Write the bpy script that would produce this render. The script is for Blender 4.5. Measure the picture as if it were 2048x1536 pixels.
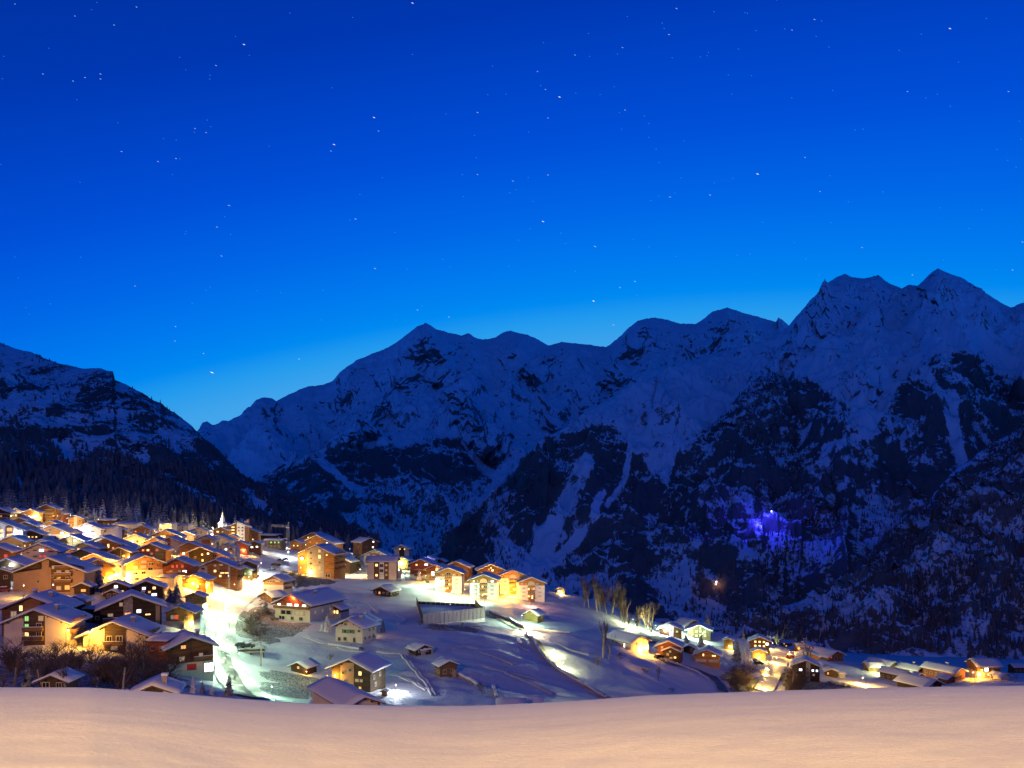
import bpy, math, random
import numpy as np
from mathutils import Vector, Matrix
random.seed(7); RNG = np.random.default_rng(7)
for o in list(bpy.data.objects): bpy.data.objects.remove(o)
SC = bpy.context.scene
COL = SC.collection
R = math.radians
# ------------------------------------------------------------------ camera
F = 1600.0; HX = 1024.0; HY = 985.0        # focal length and horizon in photo pixels (2048 x 1536)
cam_d = bpy.data.cameras.new('camera'); cam = bpy.data.objects.new('camera', cam_d); COL.objects.link(cam)
cam_d.sensor_width = 36.0; cam_d.lens = 36.0 * F / 2048.0
cam.location = (0, 0, 0); cam.rotation_euler = (R(90), 0, 0)
cam_d.shift_y = (HY - 768.0) / 2048.0
cam_d.clip_start = 0.1; cam_d.clip_end = 120000.0
SC.camera = cam
# ------------------------------------------------------------------ sky: dusk, the last light ahead, dark behind
W = bpy.data.worlds.new('World'); SC.world = W; W.use_nodes = True
nt = W.node_tree; nt.nodes.clear()
def N(tree, t, **kw):
    n = tree.nodes.new(t)
    for k, v in kw.items():
        if k.startswith('i_'):
            key = k[2:]; key = int(key) if key.isdigit() else key.replace('_', ' ')
            n.inputs[key].default_value = v
        else: setattr(n, k, v)
    return n
def ramp(tree, pts, interp='LINEAR'):
    n = tree.nodes.new('ShaderNodeValToRGB'); cr = n.color_ramp; cr.interpolation = interp
    while len(cr.elements) < len(pts): cr.elements.new(0.5)
    for e, (p, c) in zip(cr.elements, pts):
        e.position = p; e.color = (*c, 1) if len(c) == 3 else c
    return n
L = nt.links
tc = N(nt, 'ShaderNodeTexCoord'); sep = N(nt, 'ShaderNodeSeparateXYZ'); L.new(tc.outputs['Generated'], sep.inputs[0])
# elevation ramp (sine of the elevation), stretched by how far the direction is from the afterglow (azimuth ahead)
glow = N(nt, 'ShaderNodeVectorMath', operation='DOT_PRODUCT'); glow.inputs[1].default_value = (0.10, 0.9949, 0)
L.new(tc.outputs['Generated'], glow.inputs[0])
g2 = N(nt, 'ShaderNodeMapRange'); g2.inputs[1].default_value = 0.95; g2.inputs[2].default_value = -0.75
g2.inputs[3].default_value = 0.0; g2.inputs[4].default_value = 1.0; L.new(glow.outputs['Value'], g2.inputs[0])
SKY_UP = ramp(nt, [(0.0, (0.09, 0.40, 0.84)), (0.165, (0.055, 0.375, 0.83)), (0.20, (0.018, 0.33, 0.85)), (0.225, (0.0, 0.255, 0.88)), (0.243, (0.0, 0.222, 0.87)), (0.265, (0.0, 0.195, 0.86)),
                   (0.32, (0.0, 0.135, 0.79)), (0.394, (0.0, 0.08, 0.68)), (0.445, (0.0, 0.061, 0.59)), (0.516, (0.0, 0.039, 0.445)), (0.64, (0.0, 0.025, 0.30)), (0.8, (0.0, 0.014, 0.14)), (1.0, (0.001, 0.009, 0.07))])
SKY_BACK = ramp(nt, [(0.0, (0.003, 0.078, 0.54)), (0.4, (0.002, 0.068, 0.50)), (0.75, (0.001, 0.024, 0.18)), (1.0, (0.001, 0.009, 0.07))])
# the glow leans to one side: higher on the east, lower on the west
def MN(op, p, q, r=None):
    n = N(nt, 'ShaderNodeMath', operation=op)
    for k_, v_ in enumerate((p, q, r)):
        if v_ is None: continue
        if isinstance(v_, (int, float)): n.inputs[k_].default_value = v_
        else: L.new(v_, n.inputs[k_])
    return n.outputs[0]
X_ = sep.outputs['X']; eff = MN('ADD', sep.outputs['Z'], MN('MULTIPLY', X_, MN('MULTIPLY_ADD', X_, 0.27, -0.12)))
L.new(eff, SKY_UP.inputs[0]); L.new(sep.outputs['Z'], SKY_BACK.inputs[0])
mixs = N(nt, 'ShaderNodeMix', data_type='RGBA')
gs = N(nt, 'ShaderNodeMapRange', interpolation_type='SMOOTHSTEP'); L.new(g2.outputs[0], gs.inputs[0])
L.new(gs.outputs[0], mixs.inputs[0]); L.new(SKY_UP.outputs[0], mixs.inputs[6]); L.new(SKY_BACK.outputs[0], mixs.inputs[7])
bg = N(nt, 'ShaderNodeBackground'); bg.inputs[1].default_value = 1.0; L.new(mixs.outputs[2], bg.inputs[0])
wo = N(nt, 'ShaderNodeOutputWorld'); L.new(bg.outputs[0], wo.inputs[0])
# one faint warm sun lamp: what is left of the town's glow behind the viewer
sun_d = bpy.data.lights.new('sun', 'SUN'); sun_d.energy = 0.01; sun_d.angle = R(4); sun_d.color = (1.0, 0.42, 0.22)
sun = bpy.data.objects.new('sun', sun_d); COL.objects.link(sun)
sun.rotation_euler = (R(78), 0, R(-22))
SC.view_settings.view_transform = 'Standard'; SC.view_settings.look = 'None'; SC.view_settings.exposure = 0; SC.view_settings.gamma = 1
SC.view_settings.use_curve_mapping = False
SC.render.engine = 'CYCLES'
cy = SC.cycles; cy.max_bounces = 4; cy.diffuse_bounces = 2; cy.glossy_bounces = 2; cy.transmission_bounces = 2; cy.transparent_max_bounces = 4
cy.sample_clamp_indirect = 2.0; cy.use_denoising = True; cy.caustics_reflective = False; cy.caustics_refractive = False; cy.blur_glossy = 1.0
cy.use_light_tree = True
# ------------------------------------------------------------------ helpers
def tag(o, label=None, cat=None, group=None, kind=None):
    if label: o['label'] = label
    if cat: o['category'] = cat
    if group: o['group'] = group
    if kind: o['kind'] = kind
    return o
def link(name, data, parent=None, loc=None, rz=None):
    o = bpy.data.objects.new(name, data); COL.objects.link(o)
    if parent is not None: o.parent = parent
    if loc is not None: o.location = loc
    if rz is not None: o.rotation_euler = (0, 0, rz)
    return o
def fast_mesh(name, V, T, mats=(), smooth=False, mi=None):
    """numpy arrays of vertices and of triangles / quads -> mesh"""
    me = bpy.data.meshes.new(name); V = np.asarray(V, np.float32); T = np.asarray(T, np.int32); k = T.shape[1]
    me.vertices.add(len(V)); me.vertices.foreach_set('co', V.ravel())
    me.loops.add(T.size); me.loops.foreach_set('vertex_index', T.ravel())
    me.polygons.add(len(T)); me.polygons.foreach_set('loop_start', np.arange(0, T.size, k, dtype=np.int32))
    me.polygons.foreach_set('use_smooth', np.full(len(T), smooth))
    for m in mats: me.materials.append(m)
    if mi is not None: me.polygons.foreach_set('material_index', np.asarray(mi, np.int32))
    me.update(calc_edges=True); me.validate()
    return me
class MB:
    """collects boxes, prisms and tubes for one mesh"""
    def __init__(s): s.v = []; s.f = []; s.m = []
    def add(s, vs, fs, m=0):
        b = len(s.v); s.v += [tuple(v) for v in vs]; s.f += [tuple(i + b for i in f) for f in fs]; s.m += [m] * len(fs); return s
    def box(s, x0, x1, y0, y1, z0, z1, m=0):
        return s.add([(x0,y0,z0),(x1,y0,z0),(x1,y1,z0),(x0,y1,z0),(x0,y0,z1),(x1,y0,z1),(x1,y1,z1),(x0,y1,z1)],
                     [(0,3,2,1),(4,5,6,7),(0,1,5,4),(1,2,6,5),(2,3,7,6),(3,0,4,7)], m)
    def prism(s, prof, y0, y1, m=0):
        """profile in XZ, counter-clockwise seen from -y, extruded along y"""
        n = len(prof)
        vs = [(x, y0, z) for x, z in prof] + [(x, y1, z) for x, z in prof]
        fs = [tuple(range(n)), tuple(range(2*n-1, n-1, -1))] + [(i, i+n, (i+1) % n + n, (i+1) % n) for i in range(n)]
        return s.add(vs, fs, m)
    def tube(s, pts, rad, n=5, m=0):
        pts = [Vector(p) for p in pts]; rings = []
        for i, p in enumerate(pts):
            d = (pts[min(i+1, len(pts)-1)] - pts[max(i-1, 0)]); d = d.normalized() if d.length > 1e-9 else Vector((0,0,1))
            a = d.orthogonal().normalized(); b = d.cross(a)
            r = rad[i] if isinstance(rad, (list, tuple)) else rad
            rings.append([p + (a*math.cos(2*math.pi*k/n) + b*math.sin(2*math.pi*k/n)) * r for k in range(n)])
        vs = [v for r_ in rings for v in r_]; fs = []
        for i in range(len(pts)-1):
            for k in range(n): fs.append((i*n+k, i*n+(k+1) % n, (i+1)*n+(k+1) % n, (i+1)*n+k))
        fs.append(tuple(range(n))[::-1]); fs.append(tuple((len(pts)-1)*n+k for k in range(n)))
        return s.add(vs, fs, m)
    def mesh(s, name, mats, smooth=False):
        me = bpy.data.meshes.new(name); me.from_pydata(s.v, [], s.f)
        for m in (mats if isinstance(mats, (list, tuple)) else [mats]): me.materials.append(m)
        if any(s.m): me.polygons.foreach_set('material_index', s.m)
        if smooth: me.polygons.foreach_set('use_smooth', [True]*len(s.f))
        me.update(); return me
    def obj(s, name, mats, parent=None, smooth=False): return link(name, s.mesh(name, mats, smooth), parent)
# numpy gradient noise
_P = np.random.default_rng(3).permutation(512); _P = np.concatenate([_P, _P, _P])
_G = np.stack([np.cos(np.arange(512)*2.399963), np.sin(np.arange(512)*2.399963)], 1)
def pn(x, y):
    xi = np.floor(x).astype(int); yi = np.floor(y).astype(int); xf = x-xi; yf = y-yi
    xi &= 511; yi &= 511
    u = xf*xf*xf*(xf*(xf*6-15)+10); v = yf*yf*yf*(yf*(yf*6-15)+10)
    def g(ix, iy, dx, dy):
        h = _P[_P[ix & 511] + (iy & 511)]; q = _G[h]; return q[..., 0]*dx + q[..., 1]*dy
    a = g(xi, yi, xf, yf); b = g(xi+1, yi, xf-1, yf); c = g(xi, yi+1, xf, yf-1); d = g(xi+1, yi+1, xf-1, yf-1)
    return (a + u*(b-a) + v*((c + u*(d-c)) - (a + u*(b-a)))) * 1.5
def fbm(x, y, o=5, g=0.5):
    s = 0; a = 1; t = 0
    for i in range(o): s = s + a*pn(x+17.3*i, y-9.1*i); t += a; a *= g; x = x*2.03; y = y*2.03
    return s / t
def ridged(x, y, o=5, g=0.55):
    s = 0; a = 1; t = 0; w = 1
    for i in range(o):
        n = 1 - np.abs(pn(x+31.7*i, y+11.9*i)); n = n*n*w; w = np.clip(n*1.6, 0, 1); s = s + a*n; t += a; a *= g; x = x*2.07; y = y*2.07
    return s / t
def sstep(a, b, x): t = np.clip((x-a)/(b-a), 0, 1); return t*t*(3-2*t)
def poly(pts, x): return np.interp(x, [p[0] for p in pts], [p[1] for p in pts])
# ------------------------------------------------------------------ materials
def newmat(name):
    m = bpy.data.materials.new(name); m.use_nodes = True; t = m.node_tree; return m, t, t.nodes['Principled BSDF']
def simple(name, c, rough=0.8, var=0.25, scale=0.6, bump=0.0, stretch=(1,1,1), spec=0.3):
    m, t, p = newmat(name); p.inputs['Roughness'].default_value = rough; p.inputs['Specular IOR Level'].default_value = spec
    tc = N(t, 'ShaderNodeNewGeometry'); mp = N(t, 'ShaderNodeMapping'); mp.inputs['Scale'].default_value = stretch
    t.links.new(tc.outputs['Position'], mp.inputs[0])
    nz = N(t, 'ShaderNodeTexNoise'); nz.inputs['Scale'].default_value = scale; nz.inputs['Detail'].default_value = 5; t.links.new(mp.outputs[0], nz.inputs['Vector'])
    rp = ramp(t, [(0.25, tuple(v*(1-var) for v in c)), (0.75, tuple(min(1, v*(1+var)) for v in c))]); t.links.new(nz.outputs['Fac'], rp.inputs[0])
    t.links.new(rp.outputs[0], p.inputs['Base Color'])
    if bump:
        b = N(t, 'ShaderNodeBump'); b.inputs['Strength'].default_value = bump; b.inputs['Distance'].default_value = 0.1
        t.links.new(nz.outputs['Fac'], b.inputs['Height']); t.links.new(b.outputs[0], p.inputs['Normal'])
    return m
def timber(name, c):
    """boarded timber: fine level courses, weathered in streaks"""
    m, t, p = newmat(name); p.inputs['Roughness'].default_value = 0.75; p.inputs['Specular IOR Level'].default_value = 0.2
    g = N(t, 'ShaderNodeNewGeometry'); mp = N(t, 'ShaderNodeMapping'); mp.inputs['Scale'].default_value = (0.25, 0.25, 3.0); t.links.new(g.outputs['Position'], mp.inputs[0])
    nz = N(t, 'ShaderNodeTexNoise'); nz.inputs['Scale'].default_value = 1.0; nz.inputs['Detail'].default_value = 4; t.links.new(mp.outputs[0], nz.inputs['Vector'])
    oi = N(t, 'ShaderNodeObjectInfo')
    rp = ramp(t, [(0.3, tuple(v*0.55 for v in c)), (0.7, tuple(v*1.35 for v in c))]); t.links.new(nz.outputs['Fac'], rp.inputs[0])
    hs = N(t, 'ShaderNodeHueSaturation'); mr = N(t, 'ShaderNodeMapRange'); mr.inputs[3].default_value = 0.75; mr.inputs[4].default_value = 1.25
    t.links.new(oi.outputs['Random'], mr.inputs[0]); t.links.new(mr.outputs[0], hs.inputs['Value']); t.links.new(rp.outputs[0], hs.inputs['Color'])
    t.links.new(hs.outputs[0], p.inputs['Base Color']); return m
def emit(name, c, s):
    m, t, p = newmat(name); p.inputs['Base Color'].default_value = (*[v*0.3 for v in c], 1); p.inputs['Emission Color'].default_value = (*c, 1); p.inputs['Emission Strength'].default_value = s
    m.cycles.emission_sampling = 'NONE'; return m
def snow_mat(name, s1, s2, b1, stretch=(1,1,1), c=(0.80, 0.82, 0.86)):
    m, t, p = newmat(name); p.inputs['Roughness'].default_value = 0.65; p.inputs['Specular IOR Level'].default_value = 0.25
    g = N(t, 'ShaderNodeNewGeometry'); mp = N(t, 'ShaderNodeMapping'); mp.inputs['Scale'].default_value = stretch; t.links.new(g.outputs['Position'], mp.inputs[0])
    n1 = N(t, 'ShaderNodeTexNoise'); n1.inputs['Scale'].default_value = s1; n1.inputs['Detail'].default_value = 6; t.links.new(mp.outputs[0], n1.inputs['Vector'])
    n2 = N(t, 'ShaderNodeTexNoise'); n2.inputs['Scale'].default_value = s2; n2.inputs['Detail'].default_value = 6; n2.inputs['Roughness'].default_value = 0.7; t.links.new(mp.outputs[0], n2.inputs['Vector'])
    ad = N(t, 'ShaderNodeMath', operation='MULTIPLY_ADD'); ad.inputs[1].default_value = 0.35; t.links.new(n2.outputs['Fac'], ad.inputs[0]); t.links.new(n1.outputs['Fac'], ad.inputs[2])
    b = N(t, 'ShaderNodeBump'); b.inputs['Strength'].default_value = b1; b.inputs['Distance'].default_value = 1.0/s1*0.15
    t.links.new(ad.outputs[0], b.inputs['Height']); t.links.new(b.outputs[0], p.inputs['Normal'])
    rp = ramp(t, [(0.3, tuple(v*0.93 for v in c)), (0.65, c)]); t.links.new(n2.outputs['Fac'], rp.inputs[0]); t.links.new(rp.outputs[0], p.inputs['Base Color'])
    return m
def mountain_mat(name, sc, rock=((0.03,0.03,0.03),(0.12,0.11,0.10)), bias=0.0, forest=(0.15,0.135,0.13), covk=0.62, nz=1.0):
    """snow on the ledges, bare rock on the steep faces, dark wood floor where the vertex attribute says trees grow; sc = metres per detail"""
    m, t, p = newmat(name); p.inputs['Roughness'].default_value = 0.85; p.inputs['Specular IOR Level'].default_value = 0.1; K = t.links
    g = N(t, 'ShaderNodeNewGeometry'); sx = N(t, 'ShaderNodeSeparateXYZ'); K.new(g.outputs['Normal'], sx.inputs[0])
    at = N(t, 'ShaderNodeAttribute', attribute_name='cover'); ar = N(t, 'ShaderNodeAttribute', attribute_name='rock')
    def noi(scale, stretch, det=8, ro=0.65, w=0.6):
        mp = N(t, 'ShaderNodeMapping'); mp.inputs['Scale'].default_value = stretch; K.new(g.outputs['Position'], mp.inputs[0])
        n = N(t, 'ShaderNodeTexNoise'); n.inputs['Scale'].default_value = scale; n.inputs['Detail'].default_value = det; n.inputs['Roughness'].default_value = ro
        n.inputs['Distortion'].default_value = w; K.new(mp.outputs[0], n.inputs['Vector']); return n.outputs['Fac']
    def M(op, a, b=None, c=None):
        n = N(t, 'ShaderNodeMath', operation=op)
        for i, v in enumerate((a, b, c)):
            if v is None: continue
            if isinstance(v, (int, float)): n.inputs[i].default_value = v
            else: K.new(v, n.inputs[i])
        return n.outputs[0]
    nA = noi(1/(sc*9), (1,1,0.55)); nB = noi(1/(sc*2.2), (1,1,0.8), 6, 0.7, 1.0); nC = noi(1/(sc*30), (1,1,1), 4, 0.5)
    v = M('MULTIPLY', M('SUBTRACT', sx.outputs['Z'], 0.78), 2.4)
    v = M('ADD', v, M('MULTIPLY', M('SUBTRACT', nA, 0.5), 2.6*nz)); v = M('ADD', v, M('MULTIPLY', M('SUBTRACT', nB, 0.5), 3.4*nz)); v = M('ADD', v, M('MULTIPLY', M('SUBTRACT', nC, 0.5), 1.0))
    v = M('ADD', v, 0.95 + bias)
    v = M('SUBTRACT', v, M('MULTIPLY', ar.outputs['Fac'], 1.45)); v = M('SUBTRACT', v, M('MULTIPLY', at.outputs['Fac'], covk))
    sm = N(t, 'ShaderNodeMapRange', interpolation_type='SMOOTHSTEP'); sm.inputs[1].default_value = 0.25; sm.inputs[2].default_value = 0.65; K.new(v, sm.inputs[0])
    rk = ramp(t, [(0.3, rock[0]), (0.72, rock[1])]); K.new(nB, rk.inputs[0])
    fo = N(t, 'ShaderNodeMix', data_type='RGBA'); fo.inputs[7].default_value = (*forest, 1); K.new(at.outputs['Fac'], fo.inputs[0]); K.new(rk.outputs[0], fo.inputs[6])
    mx = N(t, 'ShaderNodeMix', data_type='RGBA'); K.new(sm.outputs[0], mx.inputs[0]); K.new(fo.outputs[2], mx.inputs[6]); mx.inputs[7].default_value = (0.78, 0.80, 0.84, 1)
    K.new(mx.outputs[2], p.inputs['Base Color'])
    b = N(t, 'ShaderNodeBump'); b.inputs['Strength'].default_value = 0.55; b.inputs['Distance'].default_value = sc*1.6; K.new(nA, b.inputs['Height']); K.new(b.outputs[0], p.inputs['Normal'])
    return m
# ------------------------------------------------------------------ village terrain: heights from surveyed points (photo x, y, distance)
CP = [(-200,1500,60),(400,1500,60),(1000,1500,60),(1600,1500,60),(2250,1500,60),
(-200,1430,100),(300,1430,105),(700,1450,120),(1100,1450,140),(1600,1440,200),(2250,1430,220),
(-200,1370,135),(0,1375,140),(150,1378,145),(300,1384,155),(480,1400,170),(650,1412,185),(850,1416,200),(1000,1413,210),(1200,1402,240),(1400,1392,290),(1550,1386,315),(1750,1374,330),(2048,1368,340),(2250,1360,340),
(-200,1290,190),(80,1295,192),(230,1302,187),(380,1352,198),(500,1330,225),(600,1346,235),(720,1380,215),(700,1285,262),(840,1312,258),(900,1350,238),(480,1290,258),
(98,1187,255),(195,1167,292),(264,1262,215),(231,1195,268),(353,1160,320),(359,1257,240),(430,1250,258),(432,1168,325),(585,1241,300),(547,1182,380),(490,1195,350),(470,1220,310),
(620,1152,485),(762,1160,455),(897,1186,405),(967,1198,395),(1063,1203,395),(1000,1235,345),(900,1250,310),(800,1240,320),(1100,1300,285),(1200,1330,280),(1075,1243,340),(1150,1190,440),(1230,1237,390),
(1280,1306,315),(1340,1317,335),(1414,1328,335),(1340,1267,400),(1397,1273,405),(1519,1318,365),(1615,1327,372),(1611,1361,330),(1671,1322,395),(1753,1345,370),(1900,1362,352),(1982,1358,360),
(-200,1080,330),(16,1150,290),(79,1114,340),(30,1080,390),(40,1060,430),(93,1043,480),(0,1030,500),(151,1050,500),(200,1100,400),(240,1118,370),(164,1122,360),(173,1075,440),(251,1058,500),(320,1105,420),(400,1075,520),(411,1105,440),(402,1128,390),
(476,1082,560),(445,1066,620),(508,1100,520),(535,1085,600),(495,1142,400),(570,1122,515),(592,1100,600),(633,1107,620),(683,1140,515),(739,1107,640),(803,1120,575),(842,1156,468),(912,1160,468),(982,1158,490),(857,1127,580),
(700,1110,750),(900,1150,650),(1100,1200,540),(1300,1275,480),(1600,1335,460),(2048,1350,460),(2250,1350,460),(600,1115,900),(1000,1190,900),(1500,1290,900),(2200,1290,900),(-200,1012,700),(0,1014,700),(200,1032,700),(400,1052,750),(550,1075,800),(0,990,1000),(400,1025,1000),
(770,1107,645),(826,1119,610),(1153,1189,500),(1386,1259,440),(1325,1246,440),(1438,1265,440),(1577,1296,425),(1609,1308,420),(1650,1317,425),(510,1047,880)]
CPX = np.array([(p[0]-HX)/F*p[2] for p in CP]); CPY = np.array([float(p[2]) for p in CP]); CPZ = np.array([-(p[1]-HY)/F*p[2] for p in CP])
def _phi(r2): return np.sqrt(r2 + 30.0**2)
_A = _phi((CPX[:,None]-CPX[None])**2 + (CPY[:,None]-CPY[None])**2); _n = len(CP)
_B = np.zeros((_n+3, _n+3)); _B[:_n,:_n] = _A - np.eye(_n)*2.0; _B[:_n,_n] = 1; _B[:_n,_n+1] = CPX/100; _B[:_n,_n+2] = CPY/100; _B[_n:,:_n] = _B[:_n,_n:].T
_W = np.linalg.solve(_B, np.concatenate([CPZ, np.zeros(3)]))
def terr(X, Y):
    X = np.asarray(X, float); Y = np.asarray(Y, float); s = _W[_n] + _W[_n+1]*X/100 + _W[_n+2]*Y/100
    for i in range(_n): s = s + _W[i]*_phi((X-CPX[i])**2 + (Y-CPY[i])**2)
    return s
def micro(X, Y): return 0.5*fbm(X/13, Y/13, 5, 0.6) + (0.7*np.abs(fbm(X/30+Y/60+3, Y/17, 4)) + 1.0*(ridged(X/46+Y/90, Y/15+X/70, 4)-0.5))*sstep(60, 140, Y) + 0.9*fbm(X/55+7, Y/55, 3)*sstep(60, 140, Y)
def ground(X, Y): return terr(X, Y) + micro(np.asarray(X, float), np.asarray(Y, float))
def gz(x, y): return float(ground(np.array([x]), np.array([y]))[0])
_YS = np.exp(np.linspace(math.log(62), math.log(950), 900))
def hit(px, py):
    """where the line of sight through a photo point meets the village ground"""
    X = (px-HX)/F*_YS; z = ground(X, _YS); ray = -(py-HY)/F*_YS
    k = np.nonzero(ray < z)[0]
    if len(k) == 0: i = len(_YS)-1
    else: i = max(1, k[0])
    a = ray[i-1]-z[i-1]; b = ray[i]-z[i]; f = a/(a-b) if a > b else 1.0; f = min(1, max(0, f)); y = _YS[i-1]+(_YS[i]-_YS[i-1])*f; x = (px-HX)/F*y
    return Vector((x, y, gz(x, y)))
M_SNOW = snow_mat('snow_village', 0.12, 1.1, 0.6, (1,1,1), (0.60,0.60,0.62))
def grid_mesh(name, X, Y, Z, mats, smooth=True, attrs=None):
    r, c = X.shape; V = np.stack([X, Y, Z], 2).reshape(-1, 3); i = np.arange(r*c).reshape(r, c)
    T = np.stack([i[:-1,:-1], i[:-1,1:], i[1:,1:], i[1:,:-1]], 2).reshape(-1, 4)
    me = fast_mesh(name, V, T, mats, smooth)
    for k, a in (attrs or {}).items():
        at = me.attributes.new(k, 'FLOAT', 'POINT'); at.data.foreach_set('value', a.ravel().astype(np.float32))
    return me
u = np.linspace(-420, 2470, 560); yv = np.exp(np.linspace(math.log(45), math.log(1000), 420))
UU, YY = np.meshgrid(u, yv); XX = (UU-HX)/F*YY
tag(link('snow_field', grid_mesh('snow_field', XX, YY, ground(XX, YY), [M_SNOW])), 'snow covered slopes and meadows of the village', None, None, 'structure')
# foreground snow bank
EDGE = [(-700,1372),(0,1375),(180,1375),(330,1385),(480,1398),(620,1407),(800,1412),(950,1412),(1100,1405),(1300,1391),(1500,1383),(1700,1377),(2048,1371),(2700,1369)]
def bank_g(Y): return -0.035*(Y-5) - 0.02*np.clip(Y-7.5, 0, None)**2*np.exp(-np.clip(Y-20, 0, None)/60) - 0.25*np.clip(Y-16, 0, None)
yb = np.concatenate([np.linspace(-26, 2, 30), np.linspace(2.3, 14, 150), np.linspace(14.4, 52, 60)]); ub = np.linspace(-60, 60, 360)
yt = np.linspace(4, 30, 400)
XB, YB = np.meshgrid(np.tan(np.linspace(-1.15, 1.15, 360)), yb)
XB = XB*np.maximum(np.abs(YB), 6.0)
pxb = np.clip(XB/np.maximum(YB, 4)*F + HX, -700, 2700)
e_want = -(poly(EDGE, pxb)-HY)/F
# base height so that the crest of the bank shows at the wanted height in the view
base = np.full(e_want.shape, -1.9)
gt = bank_g(yt)
lo = np.full(e_want.shape, -4.0); hi = np.full(e_want.shape, 0.0)
fl = e_want.ravel(); uniq = np.linspace(fl.min(), fl.max(), 60); bs = []
for w in uniq:
    a, b = -5.0, 0.5
    for _ in range(40):
        c = (a+b)/2
        if ((c+gt)/yt).max() > w: b = c
        else: a = c
    bs.append((a+b)/2)
base = np.interp(fl, uniq, bs).reshape(e_want.shape)
ZB = base + bank_g(YB) + 0.05*fbm(XB/2.4, YB/1.5, 4)*sstep(1, 4, YB)*(1-sstep(7, 10, YB)*0.75) + 0.10*fbm(XB/9+3, YB/6, 2)*(1-sstep(6.5, 9, YB))
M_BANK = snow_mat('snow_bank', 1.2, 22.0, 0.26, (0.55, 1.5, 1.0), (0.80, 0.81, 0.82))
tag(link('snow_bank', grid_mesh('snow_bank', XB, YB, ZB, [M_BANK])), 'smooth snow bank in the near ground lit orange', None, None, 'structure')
# ------------------------------------------------------------------ mountains
def sheet(name, ridge, Dr, base, Db, x0, x1, nc, nr, amp, freq, mat, cover=None, rockf=None, pw=1.0, spur=0.0, sk=0.35, seed=0.0, rough=3.0, back=0.6, label='', cliff=0.0, fc=60.0, ribs=()):
    px = np.linspace(x0, x1, nc); t = np.linspace(0, 1, nr)**0.85
    PX, T = np.meshgrid(px, t)
    rp = poly(ridge, PX) + rough*fbm(PX/19+seed, PX*0+seed, 6, 0.8)
    dr = poly(Dr, PX); db = poly(Db, PX); bp = poly(base, PX)
    zr = -(rp-HY)/F*dr; zb = -(bp-HY)/F*db
    # spurs and gullies run down the fall line: the distance of the face swings with x, more towards the middle
    env = sstep(0, 0.25, T)*(1-0.5*sstep(0.8, 1, T))
    Xw = (PX-HX)/F*dr
    sw = spur*(ridged(Xw/freq*0.45+seed+T*0.5+0.16*fbm(Xw/freq*1.7+seed, T*4+seed, 4, 0.6), T*0.8+seed, 3)-0.45)*env
    D = dr+(db-dr)*T - sw*(dr-db)
    Z = zb+(zr-zb)*(1-T)**pw
    for pl, w_, h_ in ribs:                              # sharp ridges that run down from the summits
        PYn = HY-Z/D*F; dd = seg_dist(PX+w_*0.5*fbm(PX/30, PYn/30, 3), PYn+w_*0.5*fbm(PX/30+7, PYn/30, 3), pl); D0_ = D; D = D - h_*np.clip(1-dd/w_, 0, 1)*sstep(0.0, 0.10, T); Z = Z*D/D0_
    if cliff:                                            # buttresses, ribs and ledges of the face itself
        Xc = (PX-HX)/F*D; cl = ridged(Xc/fc+seed*3, Z/(fc*1.5)+seed, 5, 0.6)-0.5 + 0.5*fbm(Xc/(fc*0.22)+seed, Z/(fc*0.13), 4, 0.6) + 0.35*np.abs(fbm(Xc/(fc*2), Z/(fc*0.3)+seed, 4, 0.6))
        ce = sstep(0.0, 0.06, T)*(1-0.95*sstep(0.6, 0.92, T)); D = D - cliff*cl*ce*(D/dr); PX = PX + (cliff*1.1*fbm(Xc/(fc*0.7)+seed+9, Z/(fc*0.6), 4, 0.6)*sstep(0.0, 0.12, T)*ce)/D*F
    X = (PX-HX)/F*D
    n = ridged(X/freq+seed, D/freq*0.9+seed*2, 6, 0.58)-0.5
    Z = Z + amp*n*(sk*0.15+sstep(0.0, 0.22, T)*(1-0.9*sstep(0.80, 0.95, T))) + amp*0.25*fbm(X/freq*4.1, D/freq*4.1, 4)*sstep(0.0, 0.1, T)
    X2, Y2, Z2 = X, D, Z
    # the far side falls away behind the crest
    Xb = X[:1]*(1+back*0.4); Yb = D[:1]*(1+back*0.4); Zb = Z[:1]-np.abs(Z[:1])*0.5-dr[:1]*0.12*back
    X2 = np.concatenate([Xb, X]); Y2 = np.concatenate([Yb, D]); Z2 = np.concatenate([Zb, Z])
    PPX = X2/Y2*F+HX; PPY = HY-Z2/Y2*F
    cv = cover(PPX, PPY, X2, Y2, Z2) if cover else np.zeros_like(PPX); rf = rockf(PPX, PPY, X2, Y2, Z2) if rockf else np.zeros_like(PPX)
    me = grid_mesh(name, X2, Y2, Z2, [mat], True, {'cover': cv, 'rock': rf})
    o = tag(link(name, me), label or None, None, None, 'structure')
    return o, X, D, Z, cv[1:], rf[1:]
def seg_dist(px, py, pl):
    d = np.full(px.shape, 1e9)
    for (ax, ay), (bx, by) in zip(pl[:-1], pl[1:]):
        vx, vy = bx-ax, by-ay; t = np.clip(((px-ax)*vx+(py-ay)*vy)/(vx*vx+vy*vy), 0, 1)
        d = np.minimum(d, np.hypot(px-ax-t*vx, py-ay-t*vy))
    return d
def below(line, px, py, soft, X, Y, f):
    """1 below a treeline drawn across the face, ragged by noise"""
    return sstep(-soft, soft, py - poly(line, px) + soft*1.6*fbm(X/f, Y/f*0.8, 4))
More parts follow.
